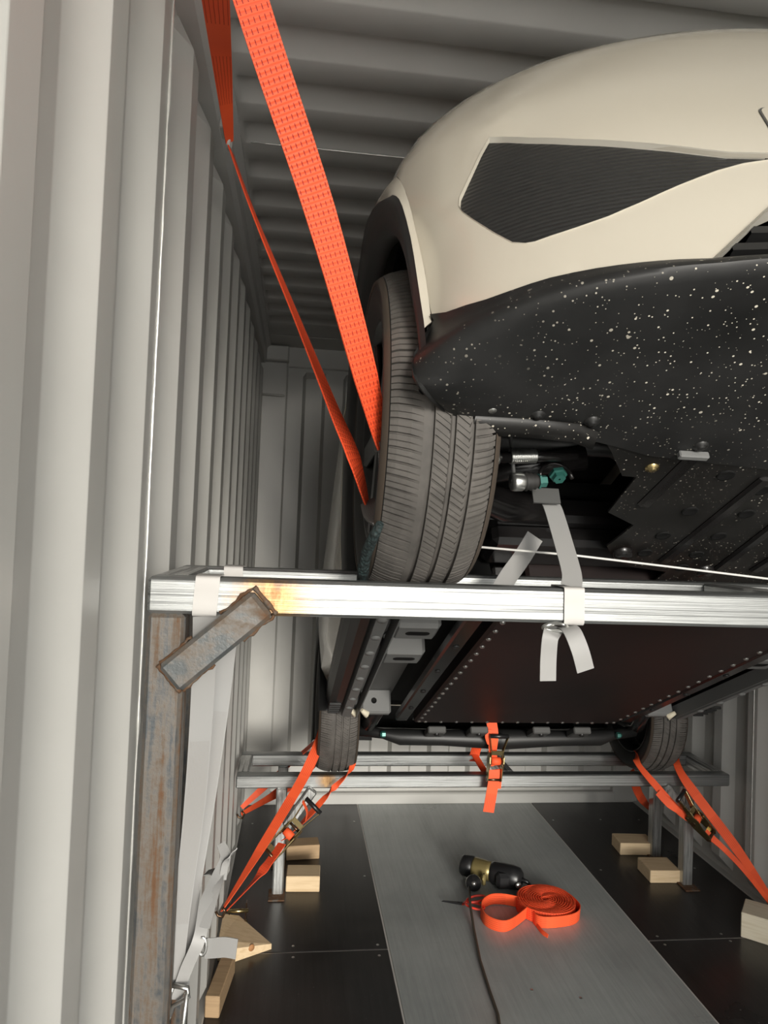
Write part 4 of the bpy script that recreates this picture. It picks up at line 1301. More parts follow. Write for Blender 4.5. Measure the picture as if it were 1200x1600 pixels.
# ---------------------------------------------------------------- webbing straps and ratchets
def ratchet(parent, o, d, up, L=0.16, w=0.05, open_deg=25, grip_far=True):
    """ratchet buckle: side plates, spool, handle with a black grip; d along the strap, up away from it"""
    d, wv, u = frame3(d, up)
    o = Vector(o)
    R = Matrix((d, wv, u)).transposed()
    mb = MB()
    prof = [(-0.5, 0.0), (-0.42, 0.10), (-0.1, 0.14), (0.12, 0.22), (0.3, 0.2), (0.42, 0.06), (0.40, -0.06), (0.05, -0.10), (-0.42, -0.08)]
    for s in (-1, 1):
        mb.prism([(p[0] * L, p[1] * L) for p in prof], o + wv * s * w * 0.58, d, u, wv * 0.004 * s)
    mb.box(o - d * 0.3 * L - u * 0.06 * L, (L * 0.12, w * 1.1, 0.003), R)
    base = mb.build('ratchet', M['zinc'], parent)
    for x, r_ in ((-0.42, 0.007), (0.15, 0.011), (0.36, 0.006)):
        mb = MB(); mb.tube([o + d * x * L - wv * w * 0.68, o + d * x * L + wv * w * 0.68], r_, 10)
        mb.build('spool' if x == 0.15 else 'cross_pin', M['zinc_dark'], base)
    for s in (-1, 1):
        c = o + d * 0.15 * L + u * 0.06 * L + wv * s * w * 0.5
        pts = []
        for i in range(24):
            r_ = 0.024 if i % 2 else 0.019
            pts.append((r_ * math.cos(2 * math.pi * i / 24), r_ * math.sin(2 * math.pi * i / 24)))
        mb = MB(); mb.prism(pts, c, d, u, wv * 0.004 * s)
        mb.build('ratchet_gear', M['zinc_dark'], base)
    mb = MB(); cw = o + d * 0.15 * L + u * 0.06 * L
    mb.lathe([(0.002, -0.4 * w), (0.0165, -0.4 * w), (0.0175, 0), (0.0165, 0.4 * w), (0.002, 0.4 * w)], cw, wv, 16); mb.build('wound_webbing', M['orange_line'], base)
    a = math.radians(open_deg)
    hd = d * math.cos(a) + u * math.sin(a); hu = -d * math.sin(a) + u * math.cos(a)
    c = o + d * 0.15 * L + u * 0.06 * L
    mb = MB()
    for s in (-1, 1):
        k = wv * s * w * 0.52
        mb.beam(c + k - hd * 0.1 * L, c + k + hd * 0.35 * L, 0.0035, 0.026, up=hu, bev=0.0008)
        mb.beam(c + k + hd * 0.33 * L, c + k * 1.55 + hd * 0.78 * L, 0.0035, 0.020, up=hu, bev=0.0008)
    mb.box(c + hd * 0.30 * L + hu * 0.010, (0.02, w * 0.95, 0.003), Matrix((hd, wv, hu)).transposed())
    h = mb.build('handle', M['zinc'], base)
    mb = MB()
    e = c + hd * 0.80 * L
    mb.tube([e - wv * w * 0.86, e + wv * w * 0.86], 0.0095, 10)
    mb.build('grip', M['tool_black'], base)
    return base
def strap(name, label, cat='strap', group=None):
    group = group or {'ratchet_strap': 'orange ratchet straps', 'tie_down_strap': 'orange tie down straps', 'white_strap': 'white composite straps', 'wall_hook': 'hooks on the container walls'}.get(name)
    r = empty(name)
    return tag(r, label, cat, group)
def web(parent, pts, wd, w=0.045, m='orange', name='webbing', sub=6, th=0.0028):
    mb = MB(); mb.ribbon(pts, wd, w, th, sub)
    return mb.build(name, M[m], parent)
V3 = Vector
# 1: broad strap from the roof rail down to the front wheel
s1 = strap('tie_down_strap', 'broad orange strap running from the roof down to the front wheel')
end = V3((0.1226,1.0600,1.7239)); up_ = V3((-0.0847,0.8600,2.2405)); far = up_ + (up_ - end) * 0.55
far.x = max(far.x, XL + 0.03)
mid_ = V3((0.0116,0.9700,2.0375))
web(s1, [end, V3((0.0907,1.0350,1.8242)), mid_, up_, far], [V3((0.55, 0.75, 0.1)), V3((0.8, 0.45, 0.1)), V3((0.95, 0.2, 0.2)), V3((0.95, 0.1, 0.1)), V3((0.95, 0.1, 0.1))], [0.03, 0.043, 0.045, 0.043, 0.043], 'orange')
web(s1, [end + V3((-0.001, -0.002, 0.01)), end + V3((0.004, 0.01, -0.035)), end + V3((0.02, 0.05, -0.07))], [V3((0.5, 0.8, 0.1))] * 3, 0.02, 'grey_sleeve', 'sleeve', th=0.006)
# 2: dark strap on the roof rail leading to the anchor ring
anch = V3((-0.1900,1.5908,2.4520))
s2 = strap('tie_down_strap', 'orange strap hanging along the roof rail beside the left wall')
a_ = V3((-0.1720,1.1675,2.4636)); a2 = a_ + (a_ - anch) * 0.4
a2.z = min(a2.z, 2.62)
web(s2, [anch + V3((0.002, -0.01, 0)), V3((-0.1850,1.4042,2.4866)), a_, a2], [V3((0.6, 0.7, 0.3)), V3((0.9, 0.4, 0.2)), V3((0.98, 0.1, 0)), V3((0.98, 0.1, 0))], [0.018, 0.035, 0.046, 0.046], 'orange_line')
# 3: thin strap from the anchor ring to the sling round the wheel
s3 = strap('tie_down_strap', 'narrow orange strap twisting from the wall ring down to the green sling')
e3 = V3((0.1180,1.2069,1.6409))
web(s3, [anch + V3((0.004, 0.0, -0.012)), V3((-0.1237,1.5000,2.2655)), V3((-0.0174,1.3300,1.9901)), V3((0.0510,1.2200,1.8110)), V3((0.0876,1.1700,1.7186)), e3], [V3((0.15, 0.95, 0.1)), V3((0.1, 0.95, 0.3)), V3((0.2, 0.95, 0.3)), V3((0.32, 0.9, 0.3)), V3((0.5, 0.8, 0.2)), V3((0.25, 0.95, 0))], [0.03, 0.034, 0.038, 0.04, 0.042, 0.03], 'orange')
web(s3, [e3 + V3((0, 0, 0.006)), V3((0.1180,1.1273,1.6248)), V3((0.1220,1.0673,1.6120))], [V3((0.7, 0.5, 0.6))] * 3, [0.026, 0.03, 0.02], 'grey_sleeve', 'sleeve', th=0.006)
sl = strap('wheel_sling', 'dark green braided sling hanging beside the front tyre', 'sling')
mb = MB(); mb.tube([(0.1220,1.0494,1.6089), (0.1150,1.0669,1.5892), (0.1100,1.1159,1.5641), (0.1080,1.1387,1.5395), (0.1100,1.1701,1.5092)], [0.006, 0.0085, 0.0095, 0.010, 0.010], 10)
mb.build('braid', M['sling'], sl)
# ring welded on the roof rail
rg = strap('lashing_ring', 'small steel lashing ring welded under the roof rail', 'ring')
mb = MB()
mb.tube([anch + V3((0.0, 0.018 * math.cos(a), 0.018 * math.sin(a) + 0.01)) for a in [2 * math.pi * i / 20 for i in range(21)]], 0.005, 8, cap=False)
mb.build('ring', M['paint'], rg)
mb = MB()
for dy in (-0.02, 0.012):
    mb.lathe([(0.001, -0.004), (0.006, -0.003), (0.007, 0.004)], anch + V3((-0.006, dy, 0.034)), (1, 0, 0.4), 8)
mb.box(anch + V3((-0.014, 0, 0.034)), (0.012, 0.05, 0.02), bev=0.002)
mb.build('weld_lug', M['paint'], rg)

# 4: rear left ratchet strap over the tyre
hookL = V3((-0.2150,2.6247,0.2088))
s4 = strap('ratchet_strap', 'orange ratchet strap pulling the rear left tyre down to the wall')
web(s4, [V3((0.1546,3.2200,0.6999)), V3((0.1200,3.1150,0.6346)), V3((0.0575,3.0300,0.5263)), V3((-0.0858,2.8400,0.3444)), hookL], [V3((0.8, 0.5, 0.3)), V3((0.85, 0.3, 0.35)), V3((0.9, 0.1, 0.4)), V3((0.9, 0.1, 0.4)), V3((0.5, 0.5, 0.5))], [0.045, 0.045, 0.046, 0.043, 0.012], 'orange_line')
rt = V3((-0.0045,2.9200,0.3336))
tip = V3((0.2788,3.1300,0.5518))
web(s4, [V3((0.2947,3.2200,0.6140)), tip, V3((0.1830,3.0600,0.4717)), V3((0.0641,2.9850,0.3678)), rt], [V3((0.3, 0.8, 0.4)), V3((0.5, 0.6, 0.4)), V3((0.7, 0.4, 0.6)), V3((0.8, 0.3, 0.6)), V3((0.8, 0.2, 0.5))], [0.02, 0.026, 0.026, 0.03, 0.04], 'orange_line')
web(s4, [rt + V3((-0.005, -0.012, -0.01)), V3((-0.0630,2.8500,0.2697)), V3((-0.1128,2.8000,0.2254)), hookL + V3((0.008, 0.0, -0.01))], [V3((0.8, 0.1, 0.55))] * 3 + [V3((0.6, 0.3, 0.5))], [0.046, 0.046, 0.036, 0.012], 'orange')
web(s4, [V3((0.0838,2.9500,0.3951)), V3((0.0871,2.9400,0.4381)), V3((0.0667,2.9300,0.4837))], [V3((0.3, 0.9, 0.2))] * 3, 0.016, 'orange_line', 'loose_end')
ratchet(s4, rt, (tip - rt), (-0.15, -0.9, 0.35), 0.18, 0.05, 26)
# 5: rear left strap behind the frame
s5 = strap('ratchet_strap', 'orange strap in shade behind the low frame, beside the left wall')
hk5 = V3((-0.2100,3.4445,0.2301))
web(s5, [V3((0.1730,3.3600,0.6700)), V3((0.1357,3.4200,0.5923)), V3((-0.0288,3.4800,0.4201)), hk5 + V3((0.0, 0.0, 0.03))], [V3((0.6, 0.2, 0.7))] * 4, [0.05, 0.05, 0.042, 0.02], 'orange_line')
web(s5, [V3((0.1536,3.4600,0.4881)), V3((0.0655,3.5000,0.3821)), V3((-0.0492,3.5200,0.2979)), hk5], [V3((0.5, 0.1, 0.8))] * 4, [0.05, 0.05, 0.045, 0.02], 'orange_line')
# 6: centre strap hung over the low frame
s6 = strap('ratchet_strap', 'orange ratchet strap hung over the middle of the low frame')
c6 = V3((0.9083,3.0600,0.5856))
web(s6, [V3((0.8869,3.0600,0.7766)), V3((0.8920,3.0400,0.7205)), V3((0.8945,3.0500,0.6476)), c6], V3((1, 0.05, 0.05)), [0.048, 0.046, 0.036, 0.032], 'orange_line')
web(s6, [V3((0.8696,3.0360,0.7495)), V3((0.8676,3.0350,0.7163)), V3((0.8731,3.0400,0.6842))], V3((1, 0.05, 0.05)), [0.03, 0.03, 0.012], 'orange_line', 'loose_end')
web(s6, [c6 + V3((0, 0.004, -0.02)), V3((0.9073,3.0600,0.5323)), V3((0.8982,3.0600,0.4623)), V3((0.8865,3.0600,0.3813))], V3((1, 0.05, 0.03)), [0.05, 0.05, 0.05, 0.05], 'orange_line')
web(s6, [c6 + V3((0.01, 0.008, -0.02)), V3((0.9237,3.0750,0.5186)), V3((0.9222,3.0750,0.4791))], V3((1, 0.05, 0.03)), [0.045, 0.045, 0.045], 'orange_line', 'loose_end')
web(s6, [V3((0.9229,3.3000,0.6879)), V3((0.9189,3.3800,0.5976)), V3((0.9139,3.4250,0.5216)), V3((0.9107,3.4200,0.4856))], V3((1, -0.15, 0.1)), 0.048, 'orange_line')
web(s6, [V3((0.9115,3.4150,0.5185)), V3((0.9194,3.3200,0.4968)), V3((0.9181,3.2000,0.4925))], V3((1, 0.3, 0)), 0.035, 'orange_line')
ratchet(s6, c6, (0.03, -0.03, 1), (0, -1, 0.03), 0.15, 0.05, 12)
# 7: rear right ratchet strap
hookR = V3((2.0900,2.8396,0.0799))
s7 = strap('ratchet_strap', 'orange ratchet strap holding the rear right tyre to the wall')
web(s7, [V3((1.8499,3.2200,0.5809)), V3((1.8069,3.1200,0.5533)), V3((1.8375,3.0500,0.4753)), V3((1.9768,2.9300,0.2667)), hookR], [V3((0.6, 0.7, 0.2)), V3((0.8, 0.4, 0.3)), V3((0.9, 0.1, 0.45)), V3((0.9, 0.1, 0.45)), V3((0.7, 0.3, 0.5))], [0.02, 0.036, 0.046, 0.046, 0.02], 'orange_line')
rt7 = V3((1.8330,2.9800,0.3510)); tip7 = V3((1.6048,3.1200,0.5770))
web(s7, [V3((1.6483,3.2200,0.5928)), tip7, V3((1.6502,3.0600,0.5100)), V3((1.7548,3.0100,0.3963)), rt7], [V3((0.3, 0.9, 0.2)), V3((0.6, 0.6, 0.3)), V3((0.8, 0.3, 0.5)), V3((0.8, 0.2, 0.5)), V3((0.8, 0.2, 0.5))], [0.03, 0.03, 0.034, 0.034, 0.03], 'orange_line')
web(s7, [V3((1.6598,3.0300,0.4749)), V3((1.6994,3.0000,0.4347)), V3((1.7494,2.9900,0.3986))], [V3((0.7, 0.2, 0.6))] * 3, [0.03, 0.038, 0.02], 'orange_line', 'loose_end')
web(s7, [rt7 + V3((0.02, -0.01, -0.03)), V3((1.9097,2.9200,0.2722)), V3((1.9766,2.8600,0.1970)), hookR + V3((0, 0, -0.02))], [V3((0.6, 0.2, 0.6))] * 4, [0.034, 0.024, 0.022, 0.02], 'orange_line')
ratchet(s7, rt7, (tip7 - rt7), (0.3, -0.7, 0.5), 0.15, 0.046, 18)
# 8: rear right strap behind
s8 = strap('ratchet_strap', 'short visible length of orange strap behind the right post')
web(s8, [V3((1.6623,3.3000,0.4780)), V3((1.7530,3.4000,0.3482)), V3((1.8131,3.4600,0.2773)), V3((2.0500,3.8068,0.0875))], V3((0.9, 0.3, 0.3)), [0.045, 0.045, 0.04, 0.02], 'orange_line')
# hooks on the walls
def hook(p, x, label):
    r = strap('wall_hook', label, 'hook')
    p = V3(p); s = -1 if x < 1 else 1
    mb = MB(); mb.tube([p + V3((s * -0.002, 0, 0.015)), p + V3((s * -0.014, 0, 0.0)), p + V3((s * -0.005, 0, -0.02)), p + V3((s * 0.012, 0, -0.015)), p + V3((s * 0.02, 0, 0.0))], 0.005, 8)
    mb.build('hook', M['zinc_dark'], r)
hook(hookL, -0.2, 'hook on the left wall holding the orange strap end above the wedge')
hook(hookR, 2.1, 'hook on the right wall where the orange straps meet')
hook(hk5, -0.2, 'hook at the left wall behind the low frame')

# white composite straps
w1_ = strap('white_strap', 'white composite strap looped over the high frame near the left wall')
TBz = NZ - TB
def wrap(parent, x, y, w, front_dir=V3((1, 0, 0.0)), dx=0.0):
    e = 0.0025
    web(parent, [(x, y + TB + e, NZ - 0.03), (x, y + TB + e, NZ - 0.002), (x, y + TB - 0.004, NZ + e), (x, y + 0.004, NZ + e), (x, y - e, NZ - 0.004), (x - dx * 0.5, y - e, NZ - TB / 2), (x - dx, y - e, NZ - TB + 0.002), (x - dx, y + 0.006, NZ - TB - e)], front_dir, w, 'white_web_lit', 'wrap', 3, 0.0016)
wrap(w1_, (-0.1321,1.0955,1.4901)[0], NY, 0.036, dx=0.003)
b1 = V3((-0.1619,1.1500,0.8576))
web(w1_, [V3(((-0.1321,1.0955,1.4901)[0] - 0.003, NY + 0.008, NZ - TB - 0.003)), V3((-0.1375,1.1400,1.3352)), V3((-0.1439,1.1600,1.1585)), V3((-0.1559,1.1600,0.9881)), b1], V3((1, 0.25, 0)), [0.036, 0.036, 0.034, 0.026, 0.02], 'white_web_shaded', th=0.0016)
w2_ = strap('white_strap', 'white composite strap from the back beam down to the steel buckle')
wrap(w2_, (-0.1197,1.3843,1.5129)[0], NY + SP, 0.036)
web(w2_, [V3(((-0.1197,1.3843,1.5129)[0], NY + SP + 0.0, NZ - TB - 0.003)), V3((-0.1279,1.3300,1.2864)), V3((-0.1406,1.2800,1.1243)), V3((-0.1535,1.2200,0.9775)), b1 + V3((0.008, 0.004, 0.01))], V3((1, 0.35, 0)), [0.036, 0.036, 0.036, 0.034, 0.028], 'white_web_shaded', th=0.0016)
web(w2_, [b1 + V3((0.004, -0.006, 0.0)), V3((-0.1435,1.1500,0.9022)), V3((-0.1271,1.1600,0.9424)), V3((-0.1227,1.1900,0.9818)), V3((-0.1088,1.2200,1.0082)), V3((-0.0992,1.2400,1.0307)), V3((-0.1087,1.2500,1.0502))], [V3((1, 0.3, 0.3))] * 4 + [V3((0.8, 0.5, 0.4))] * 3, [0.018, 0.02, 0.02, 0.02, 0.02, 0.018, 0.014], 'white_web_shaded', 'loose_end', th=0.0016)
web(w2_, [V3((-0.1002,1.2200,1.0027)), V3((-0.0979,1.2300,1.0245)), V3((-0.0884,1.2350,1.0381)), V3((-0.0806,1.2400,1.0466))], V3((0.6, 0.5, 0.6)), 0.012, 'white_web_shaded', 'loose_end', th=0.0016)
web(w2_, [V3((-0.1203,1.1650,0.9544)), V3((-0.1110,1.2000,0.9919)), V3((-0.1066,1.2200,1.0060)), V3((-0.1164,1.2400,1.0073)), V3((-0.1312,1.2500,1.0006))], V3((0.9, 0.3, 0.4)), 0.016, 'white_web_shaded', 'loose_end', th=0.0016)
def wire_buckle(c, rot, name_label, sc=1.0):
    r = strap('wire_buckle', name_label, 'buckle')
    mb = MB(); c = V3(c)
    pts = [(-0.014, 0, 0.04), (0.012, -0.006, 0.042), (0.016, -0.008, 0.03), (-0.006, -0.006, 0.01), (-0.012, -0.004, -0.02), (0.008, -0.008, -0.044), (0.018, -0.01, -0.04), (0.012, -0.01, 0.036)]
    R = Matrix.Rotation(rot, 3, 'Y')
    mb.tube([c + R @ (V3(p) * sc) for p in pts], 0.0042 * sc, 8)
    pts = [(-0.014, 0.004, 0.038), (-0.018, 0.006, 0.0), (-0.01, 0.004, -0.045), (0.012, -0.004, -0.052), (0.02, -0.006, -0.05)]
    mb.tube([c + R @ (V3(p) * sc) for p in pts], 0.0042 * sc, 8)
    mb.build('bent_wire', M['steel'], r)
wire_buckle((-0.1547,1.1400,0.8443), 0.15, 'bright steel wire buckle on the white strap at the left post', 0.9)
w3_ = strap('white_strap', 'short stiff white strap sticking out over the wooden wedge')
web(w3_, [V3((-0.1198,1.1650,0.9223)), V3((-0.1034,1.1600,0.9257)), V3((-0.0861,1.1550,0.9291)), V3((-0.0677,1.1500,0.9284))], V3((0.05, 0.1, 1)), 0.030, 'white_web_shaded', th=0.0016)
mb = MB(); c = V3((-0.1227,1.1620,0.9281)); mb.tube([c + V3((0.006 * math.cos(a), 0, 0.014 * math.sin(a))) for a in [2 * math.pi * i / 14 for i in range(15)]], 0.0032, 8, cap=False); mb.build('ring', M['steel'], w3_)
w4_ = strap('white_strap', 'white strap tied from the suspension over the high frame, two loose tails')
x4 = (0.4468,1.0955,1.4910)[0]
wrap(w4_, x4, NY, 0.034, dx=-0.001)
web(w4_, [V3((x4, NY + 0.012, NZ + 0.003)), V3((0.4538,1.1250,1.5411)), V3((0.4527,1.1700,1.5990)), V3((0.4524,1.2100,1.6442)), V3((0.4515,1.2250,1.6584))], V3((1, 0, 0.02)), [0.034, 0.034, 0.034, 0.034, 0.034], 'white_web_shaded', th=0.0016)
web(w4_, [V3((0.4496,1.3000,1.5998)), V3((0.4213,1.2900,1.5577)), V3((0.3945,1.2800,1.5237)), V3((0.3742,1.2700,1.4942))], V3((1, 0.1, 0.3)), 0.034, 'white_web_shaded', th=0.0016)
web(w4_, [V3((x4 - 0.02, NY + 0.01, TBz - 0.008)), V3((0.4069,1.0850,1.4433)), V3((0.4038,1.0850,1.4098)), V3((0.4041,1.0850,1.3703))], V3((1, 0.05, 0)), 0.027, 'white_web_shaded', 'loose_end', th=0.0016)
web(w4_, [V3((x4 - 0.01, NY + 0.01, TBz - 0.006)), V3((0.4366,1.0750,1.4525)), V3((0.4471,1.0650,1.4241)), V3((0.4576,1.0650,1.3913))], V3((1, 0.05, 0.2)), 0.029, 'white_web_shaded', 'loose_end', th=0.0016)
mb = MB(); c = V3((0.4158,1.0900,1.4550)); mb.tube([c + V3((0.02 * math.cos(a), 0.006 * math.sin(a * 2), 0.006 * math.sin(a))) for a in [2 * math.pi * i / 18 for i in range(19)]], 0.0034, 8, cap=False); mb.build('buckle', M['steel'], w4_)
wc = strap('taut_string', 'thin white cord stretched below the splash shield', 'cord')
mb = MB(); mb.tube([(0.3319,1.2500,1.5760), (0.5158,1.2600,1.5669), (0.7116,1.2700,1.5514), (0.9239,1.2800,1.5341), (1.3595,1.3000,1.4936)], 0.0022, 6); mb.build('cord', M['cord_white'], wc)

# ---------------------------------------------------------------- timber chocks
def block(label, c, size, rotz=0, m='pine', group=None):
    mb = MB(); mb.box((0, 0, size[2] / 2), size, bev=0.003)
    o = mb.build('timber_block', M[m]); o['group'] = 'timber blocks chocking the frames'; o.location = c; o.rotation_euler = (0, 0, rotz)
    return tag(o, label, 'block')
def at_floor(p): return (p[0], p[1], 0.0)
def block_px(label, bl, br, h, depth, m):
    bl, br = V3(bl), V3(br); c = (bl + br) / 2
    d = (br - bl); ang = math.atan2(d.y, d.x); n = V3((-math.sin(ang), math.cos(ang), 0))
    return block(label, at_floor(c + n * depth / 2), (d.length, depth, h), ang, m)
block_px('pale timber block against the front left post of the low frame', (0.0133,3.1642,0.0000), (0.1618,3.1577,0.0000), 0.068, 0.11, 'pine')
block_px('dull timber block against the back left post, behind the paler one', (0.0112,3.4593,0.0000), (0.1713,3.4734,0.0000), 0.068, 0.09, 'pine_dull')
block_px('timber block against the front right post of the low frame', (1.7119,3.1721,0.0000), (1.8616,3.1658,0.0000), 0.058, 0.14, 'pine')
block_px('reddish timber block against the back right post of the low frame', (1.7011,3.4605,0.0000), (1.8838,3.4470,0.0000), 0.06, 0.12, 'pine')
block_px('pale timber block at the right wall cut off by the picture edge', (1.8673,2.7245,0.0000), (2.0469,2.5715,0.0000), 0.10, 0.14, 'pine_pale')
block_px('weathered timber block lying along the left wall near the rusty post', (-0.2342,2.3758,0.0000), (-0.1868,2.3698,0.0000), 0.07, 0.24, 'pine_dull')
def wedge():
    # a short beam end sawn to a point, lying on the floor
    a = V3((-0.2065,2.6546,0.0000)); tip_ = V3((-0.0323,2.7436,-0.0000)); b = V3((-0.1671,2.8705,0.0000))
    h = 0.10
    mb = MB()
    pts = [(a.x - 0.02, a.y + 0.03), (a.x + 0.012, a.y - 0.0), (tip_.x, tip_.y), (b.x, b.y + 0.02), (b.x - 0.06, b.y + 0.0)]
    lo = mb.verts([(x, y, 0) for x, y in pts])
    hs = (0.07, 0.055, 0.02, 0.05, 0.07)
    hi = mb.verts([(x, y, z) for (x, y), z in zip(pts, hs)])
    for i in range(5): mb.quad([lo[i], lo[(i + 1) % 5], hi[(i + 1) % 5], hi[i]])
    mb.quad(lo[::-1]); mb.quad([hi[0], hi[1], hi[2]]); mb.quad([hi[0], hi[2], hi[3]]); mb.quad([hi[0], hi[3], hi[4]])
    o = mb.build('wedge_block', M['pine'])
    tag(o, 'pale wooden wedge with a knot, on the floor at the left wall', 'wedge')
    f0 = (V3((pts[1][0], pts[1][1], 0.0)) + V3((tip_.x, tip_.y, 0)))
    d = V3((tip_.x - pts[1][0], tip_.y - pts[1][1], 0)).normalized(); n = V3((d.y, -d.x, 0))
    c = V3((pts[1][0], pts[1][1], 0.03)) + d * (V3((tip_.x - pts[1][0], tip_.y - pts[1][1], 0)).length * 0.55) + n * 0.0012
    mb = MB(); mb.lathe([(0.0, 0), (0.012, 0), (0.0125, -0.002)], c, n, 16)
    mb.build('knot', M['knot'], o)
wedge()
# spare ratchet lying behind the wedge
rx = strap('ratchet_buckle', 'dark bronze ratchet buckle on the floor behind the wedge', 'ratchet')
cc = V3((-0.1749,2.9079,0.0500))
for s in (-1, 1):
    mb = MB(); mb.prism([(-0.05, -0.045), (0.05, -0.045), (0.045, 0.03), (0.0, 0.04), (-0.05, 0.0)], cc + V3((s * 0.032, 0, 0)), (0, 1, 0), (0, 0, 1), (0.004, 0, 0))
    mb.build('side_plate', M['zinc_dark'], rx)
for dy, dz_ in ((-0.02, 0.02), (0.02, 0.0), (-0.03, -0.02)):
    mb = MB(); mb.tube([cc + V3((-0.04, dy, dz_)), cc + V3((0.042, dy, dz_))], 0.008, 8)
    mb.build('spool', M['zinc'], rx)

# ---------------------------------------------------------------- things on the middle of the floor
def webbing_roll():
    r = strap('webbing_roll', 'coiled roll of orange webbing with a loop pulled off, on the grey floor', 'roll')
    c = V3((1.1238,2.8751,0.0000)); c = V3((c.x, c.y + 0.085, 0))
    W = 0.05
    turns, r0, r1 = 22, 0.014, 0.125
    pts = []
    N = turns * 26
    for i in range(N + 1):
        a = 2 * math.pi * i / 26
        rad = r0 + (r1 - r0) * i / N + random.uniform(-0.0006, 0.0006)
        pts.append(c + V3((rad * math.cos(a), rad * math.sin(a), W / 2 + 0.002 + 0.003 * math.sin(i * 0.37))))
    web(r, pts, V3((0, 0, 1)), W, 'orange', 'coil', 1, 0.0042)
    # loose outer wrap and the figure-of-eight tail
    tail = [c + V3((0.128 * math.cos(a), 0.128 * math.sin(a), 0.026)) for a in [math.radians(q) for q in (40, 10, -25, -60)]]
    tail[2] = tail[2] * 1.0 + V3((0.012, -0.01, 0)); tail[3] = tail[3] + V3((0.0, -0.012, 0))
    t2 = [V3((1.0492,2.8310,0.0260)), V3((1.0423,2.9397,0.0260)), V3((0.9866,2.9957,0.0280)), V3((0.8997,3.0102,0.0280)), V3((0.8382,2.9493,0.0260)), V3((0.8337,2.8512,0.0260)), V3((0.9009,2.8056,0.0260)), V3((0.9995,2.8780,0.0280)), V3((1.0659,2.9592,0.0260)), V3((1.0649,2.9071,0.0240)), V3((1.0535,2.8114,0.0160)), V3((1.0583,2.7501,0.0120))]
    web(r, tail + t2[:9], V3((0.0, -0.15, 1)), 0.05, 'orange_line', 'loop', 6)
    web(r, [V3((1.0434,2.9251,0.0150)), V3((1.0437,2.8607,0.0100)), V3((1.0475,2.7939,0.0080)), V3((1.0623,2.7605,0.0060))], V3((0.2, 0.2, 1)), 0.016, 'orange_line', 'loose_end', 4)
webbing_roll()
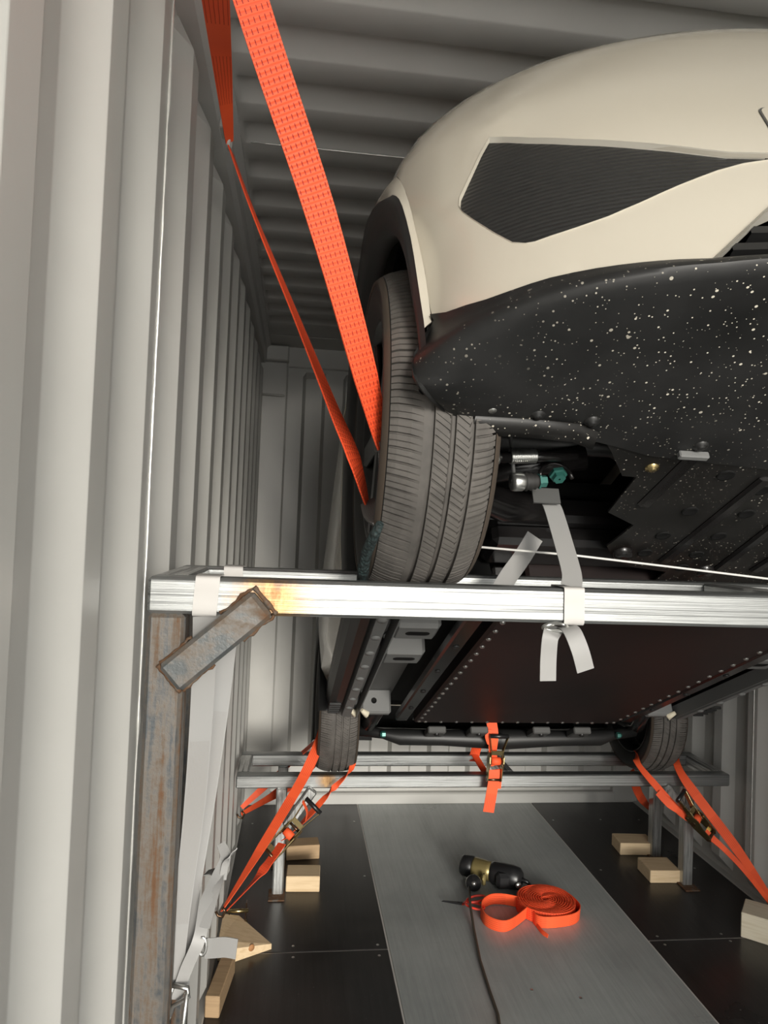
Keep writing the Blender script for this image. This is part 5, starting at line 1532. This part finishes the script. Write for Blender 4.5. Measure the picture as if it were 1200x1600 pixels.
def grinder():
    r = strap('angle_grinder', 'black and gold angle grinder lying on the grey floor', 'tool')
    a = V3((0.8287,3.2780,0.0550)); b = V3((1.0688,3.1281,0.0520))
    d = (b - a).normalized(); up = V3((0, 0, 1))
    L = (b - a).length
    mb = MB(); mb.lathe([(0.001, 0), (0.040, 0.002), (0.047, 0.012), (0.048, L * 0.19), (0.042, L * 0.21), (0.001, L * 0.19)], a, d, 20); mb.build('end_cap', M['tool_black'], r)
    mb = MB(); mb.lathe([(0.001, L * 0.2), (0.043, L * 0.2), (0.046, L * 0.24), (0.043, L * 0.44), (0.041, L * 0.54), (0.001, L * 0.54)], a, d, 20); mb.build('gear_housing', M['gold_paint'], r)
    mb = MB(); mb.lathe([(0.001, L * 0.46), (0.038, L * 0.48), (0.050, L * 0.56), (0.052, L * 0.85), (0.047, L * 0.97), (0.03, L * 1.02), (0.001, L * 1.02)], a, d, 20)
    mb.box(a + d * L * 0.74 + V3((0, -0.03, -0.005)), (0.11, 0.06, 0.07), bev=0.015)
    mb.build('motor_body', M['tool_black'], r)
    mb = MB(); c = a + d * L * 0.94 + V3((-0.01, -0.055, -0.005)); mb.lathe([(0.001, 0.0), (0.013, 0.0), (0.014, -0.004)], c, (0.1, -1, 0.2), 16); mb.build('switch_button', M['steel'], r)
    # spindle and flange facing the camera
    c = V3((0.8494,3.1269,0.0400)); n = V3((-0.1, -0.85, 0.35)).normalized()
    mb = MB(); mb.lathe([(0.001, 0.012), (0.012, 0.012), (0.016, 0.006), (0.034, 0.0), (0.036, -0.006), (0.03, -0.012), (0.028, -0.05)], c, n, 24); mb.build('flange', M['tool_black'], r)
    mb = MB(); mb.lathe([(0.001, 0.022), (0.009, 0.021), (0.011, 0.012)], c, n, 12); mb.build('spindle', M['steel'], r)
    mb = MB(); mb.lathe([(0.034, 0.001), (0.0365, -0.002), (0.036, -0.006)], c, n, 24); mb.build('flange_rim', M['steel'], r)
    c2 = V3((0.8995,3.1392,0.0500))
    mb = MB(); mb.box(c2, (0.016, 0.02, 0.05), bev=0.004); mb.build('lever', M['gold_paint'], r)
    mb = MB(); mb.tube([b + d * 0.0, b + d * 0.03 + V3((0, 0, -0.005)), b + d * 0.05 + V3((0.0, 0.01, -0.025))], [0.012, 0.009, 0.006], 8); mb.build('cable_sleeve', M['tool_black'], r)
grinder()
def scissors():
    r = strap('scissors', 'scissors with red loop handles and black blades on the grey floor', 'scissors')
    p = V3((0.7688,3.0051,0.0120)); t0 = V3((0.6915,3.0373,0.0080))
    d = (t0 - p).normalized(); w = V3((-d.y, d.x, 0))
    mb = MB()
    mb.prism([(0, -0.010), (0.09, 0.0), (0.0, 0.009)], p, d, w, (0, 0, 0.003))
    mb.prism([(0, -0.008), (0.085, 0.002), (0.0, 0.010)], p + V3((0, 0, 0.004)), d, w, (0, 0, 0.003))
    mb.lathe([(0.001, 0.010), (0.004, 0.009), (0.005, 0.006)], p + d * 0.008, (0, 0, 1), 10)
    mb.build('blade', M['tool_black'], r)
    for s, cpx in ((1, (0.8325,3.0129,0.0200)), (-1, (0.8167,2.9719,0.0120))):
        c = V3(cpx)
        mb = MB()
        e = (c - p)
        pts = [p - d * 0.002]
        ax = e.normalized(); ay = V3((-ax.y, ax.x, 0))
        pts += [c + ax * 0.042 * math.cos(a) + ay * 0.022 * math.sin(a) + V3((0, 0, 0.01)) for a in [math.pi + 2 * math.pi * i / 20 for i in range(21)]]
        mb.tube(pts, 0.0048, 8)
        mb.build('handle', M['red_handle'], r)
scissors()
cb = strap('brown_cable', 'thin brown cable running forward from the grinder along the grey floor', 'cable')
mb = MB(); mb.tube([(0.8154,3.0740,0.0500), (0.7933,2.9591,0.0300), (0.7755,2.8307,0.0080), (0.7472,2.6219,0.0060), (0.7358,2.4555,0.0060), (0.7301,2.3241,0.0060), (0.7006,2.1660,0.0060), (0.6140,1.9748,0.0060), (0.62, 1.2, 0.006), (0.55, 0.4, 0.006), (0.7, -0.4, 0.006), (0.75, -1.4, 0.006)], 0.0055, 8)
mb.build('cable', M['cord_brown'], cb)
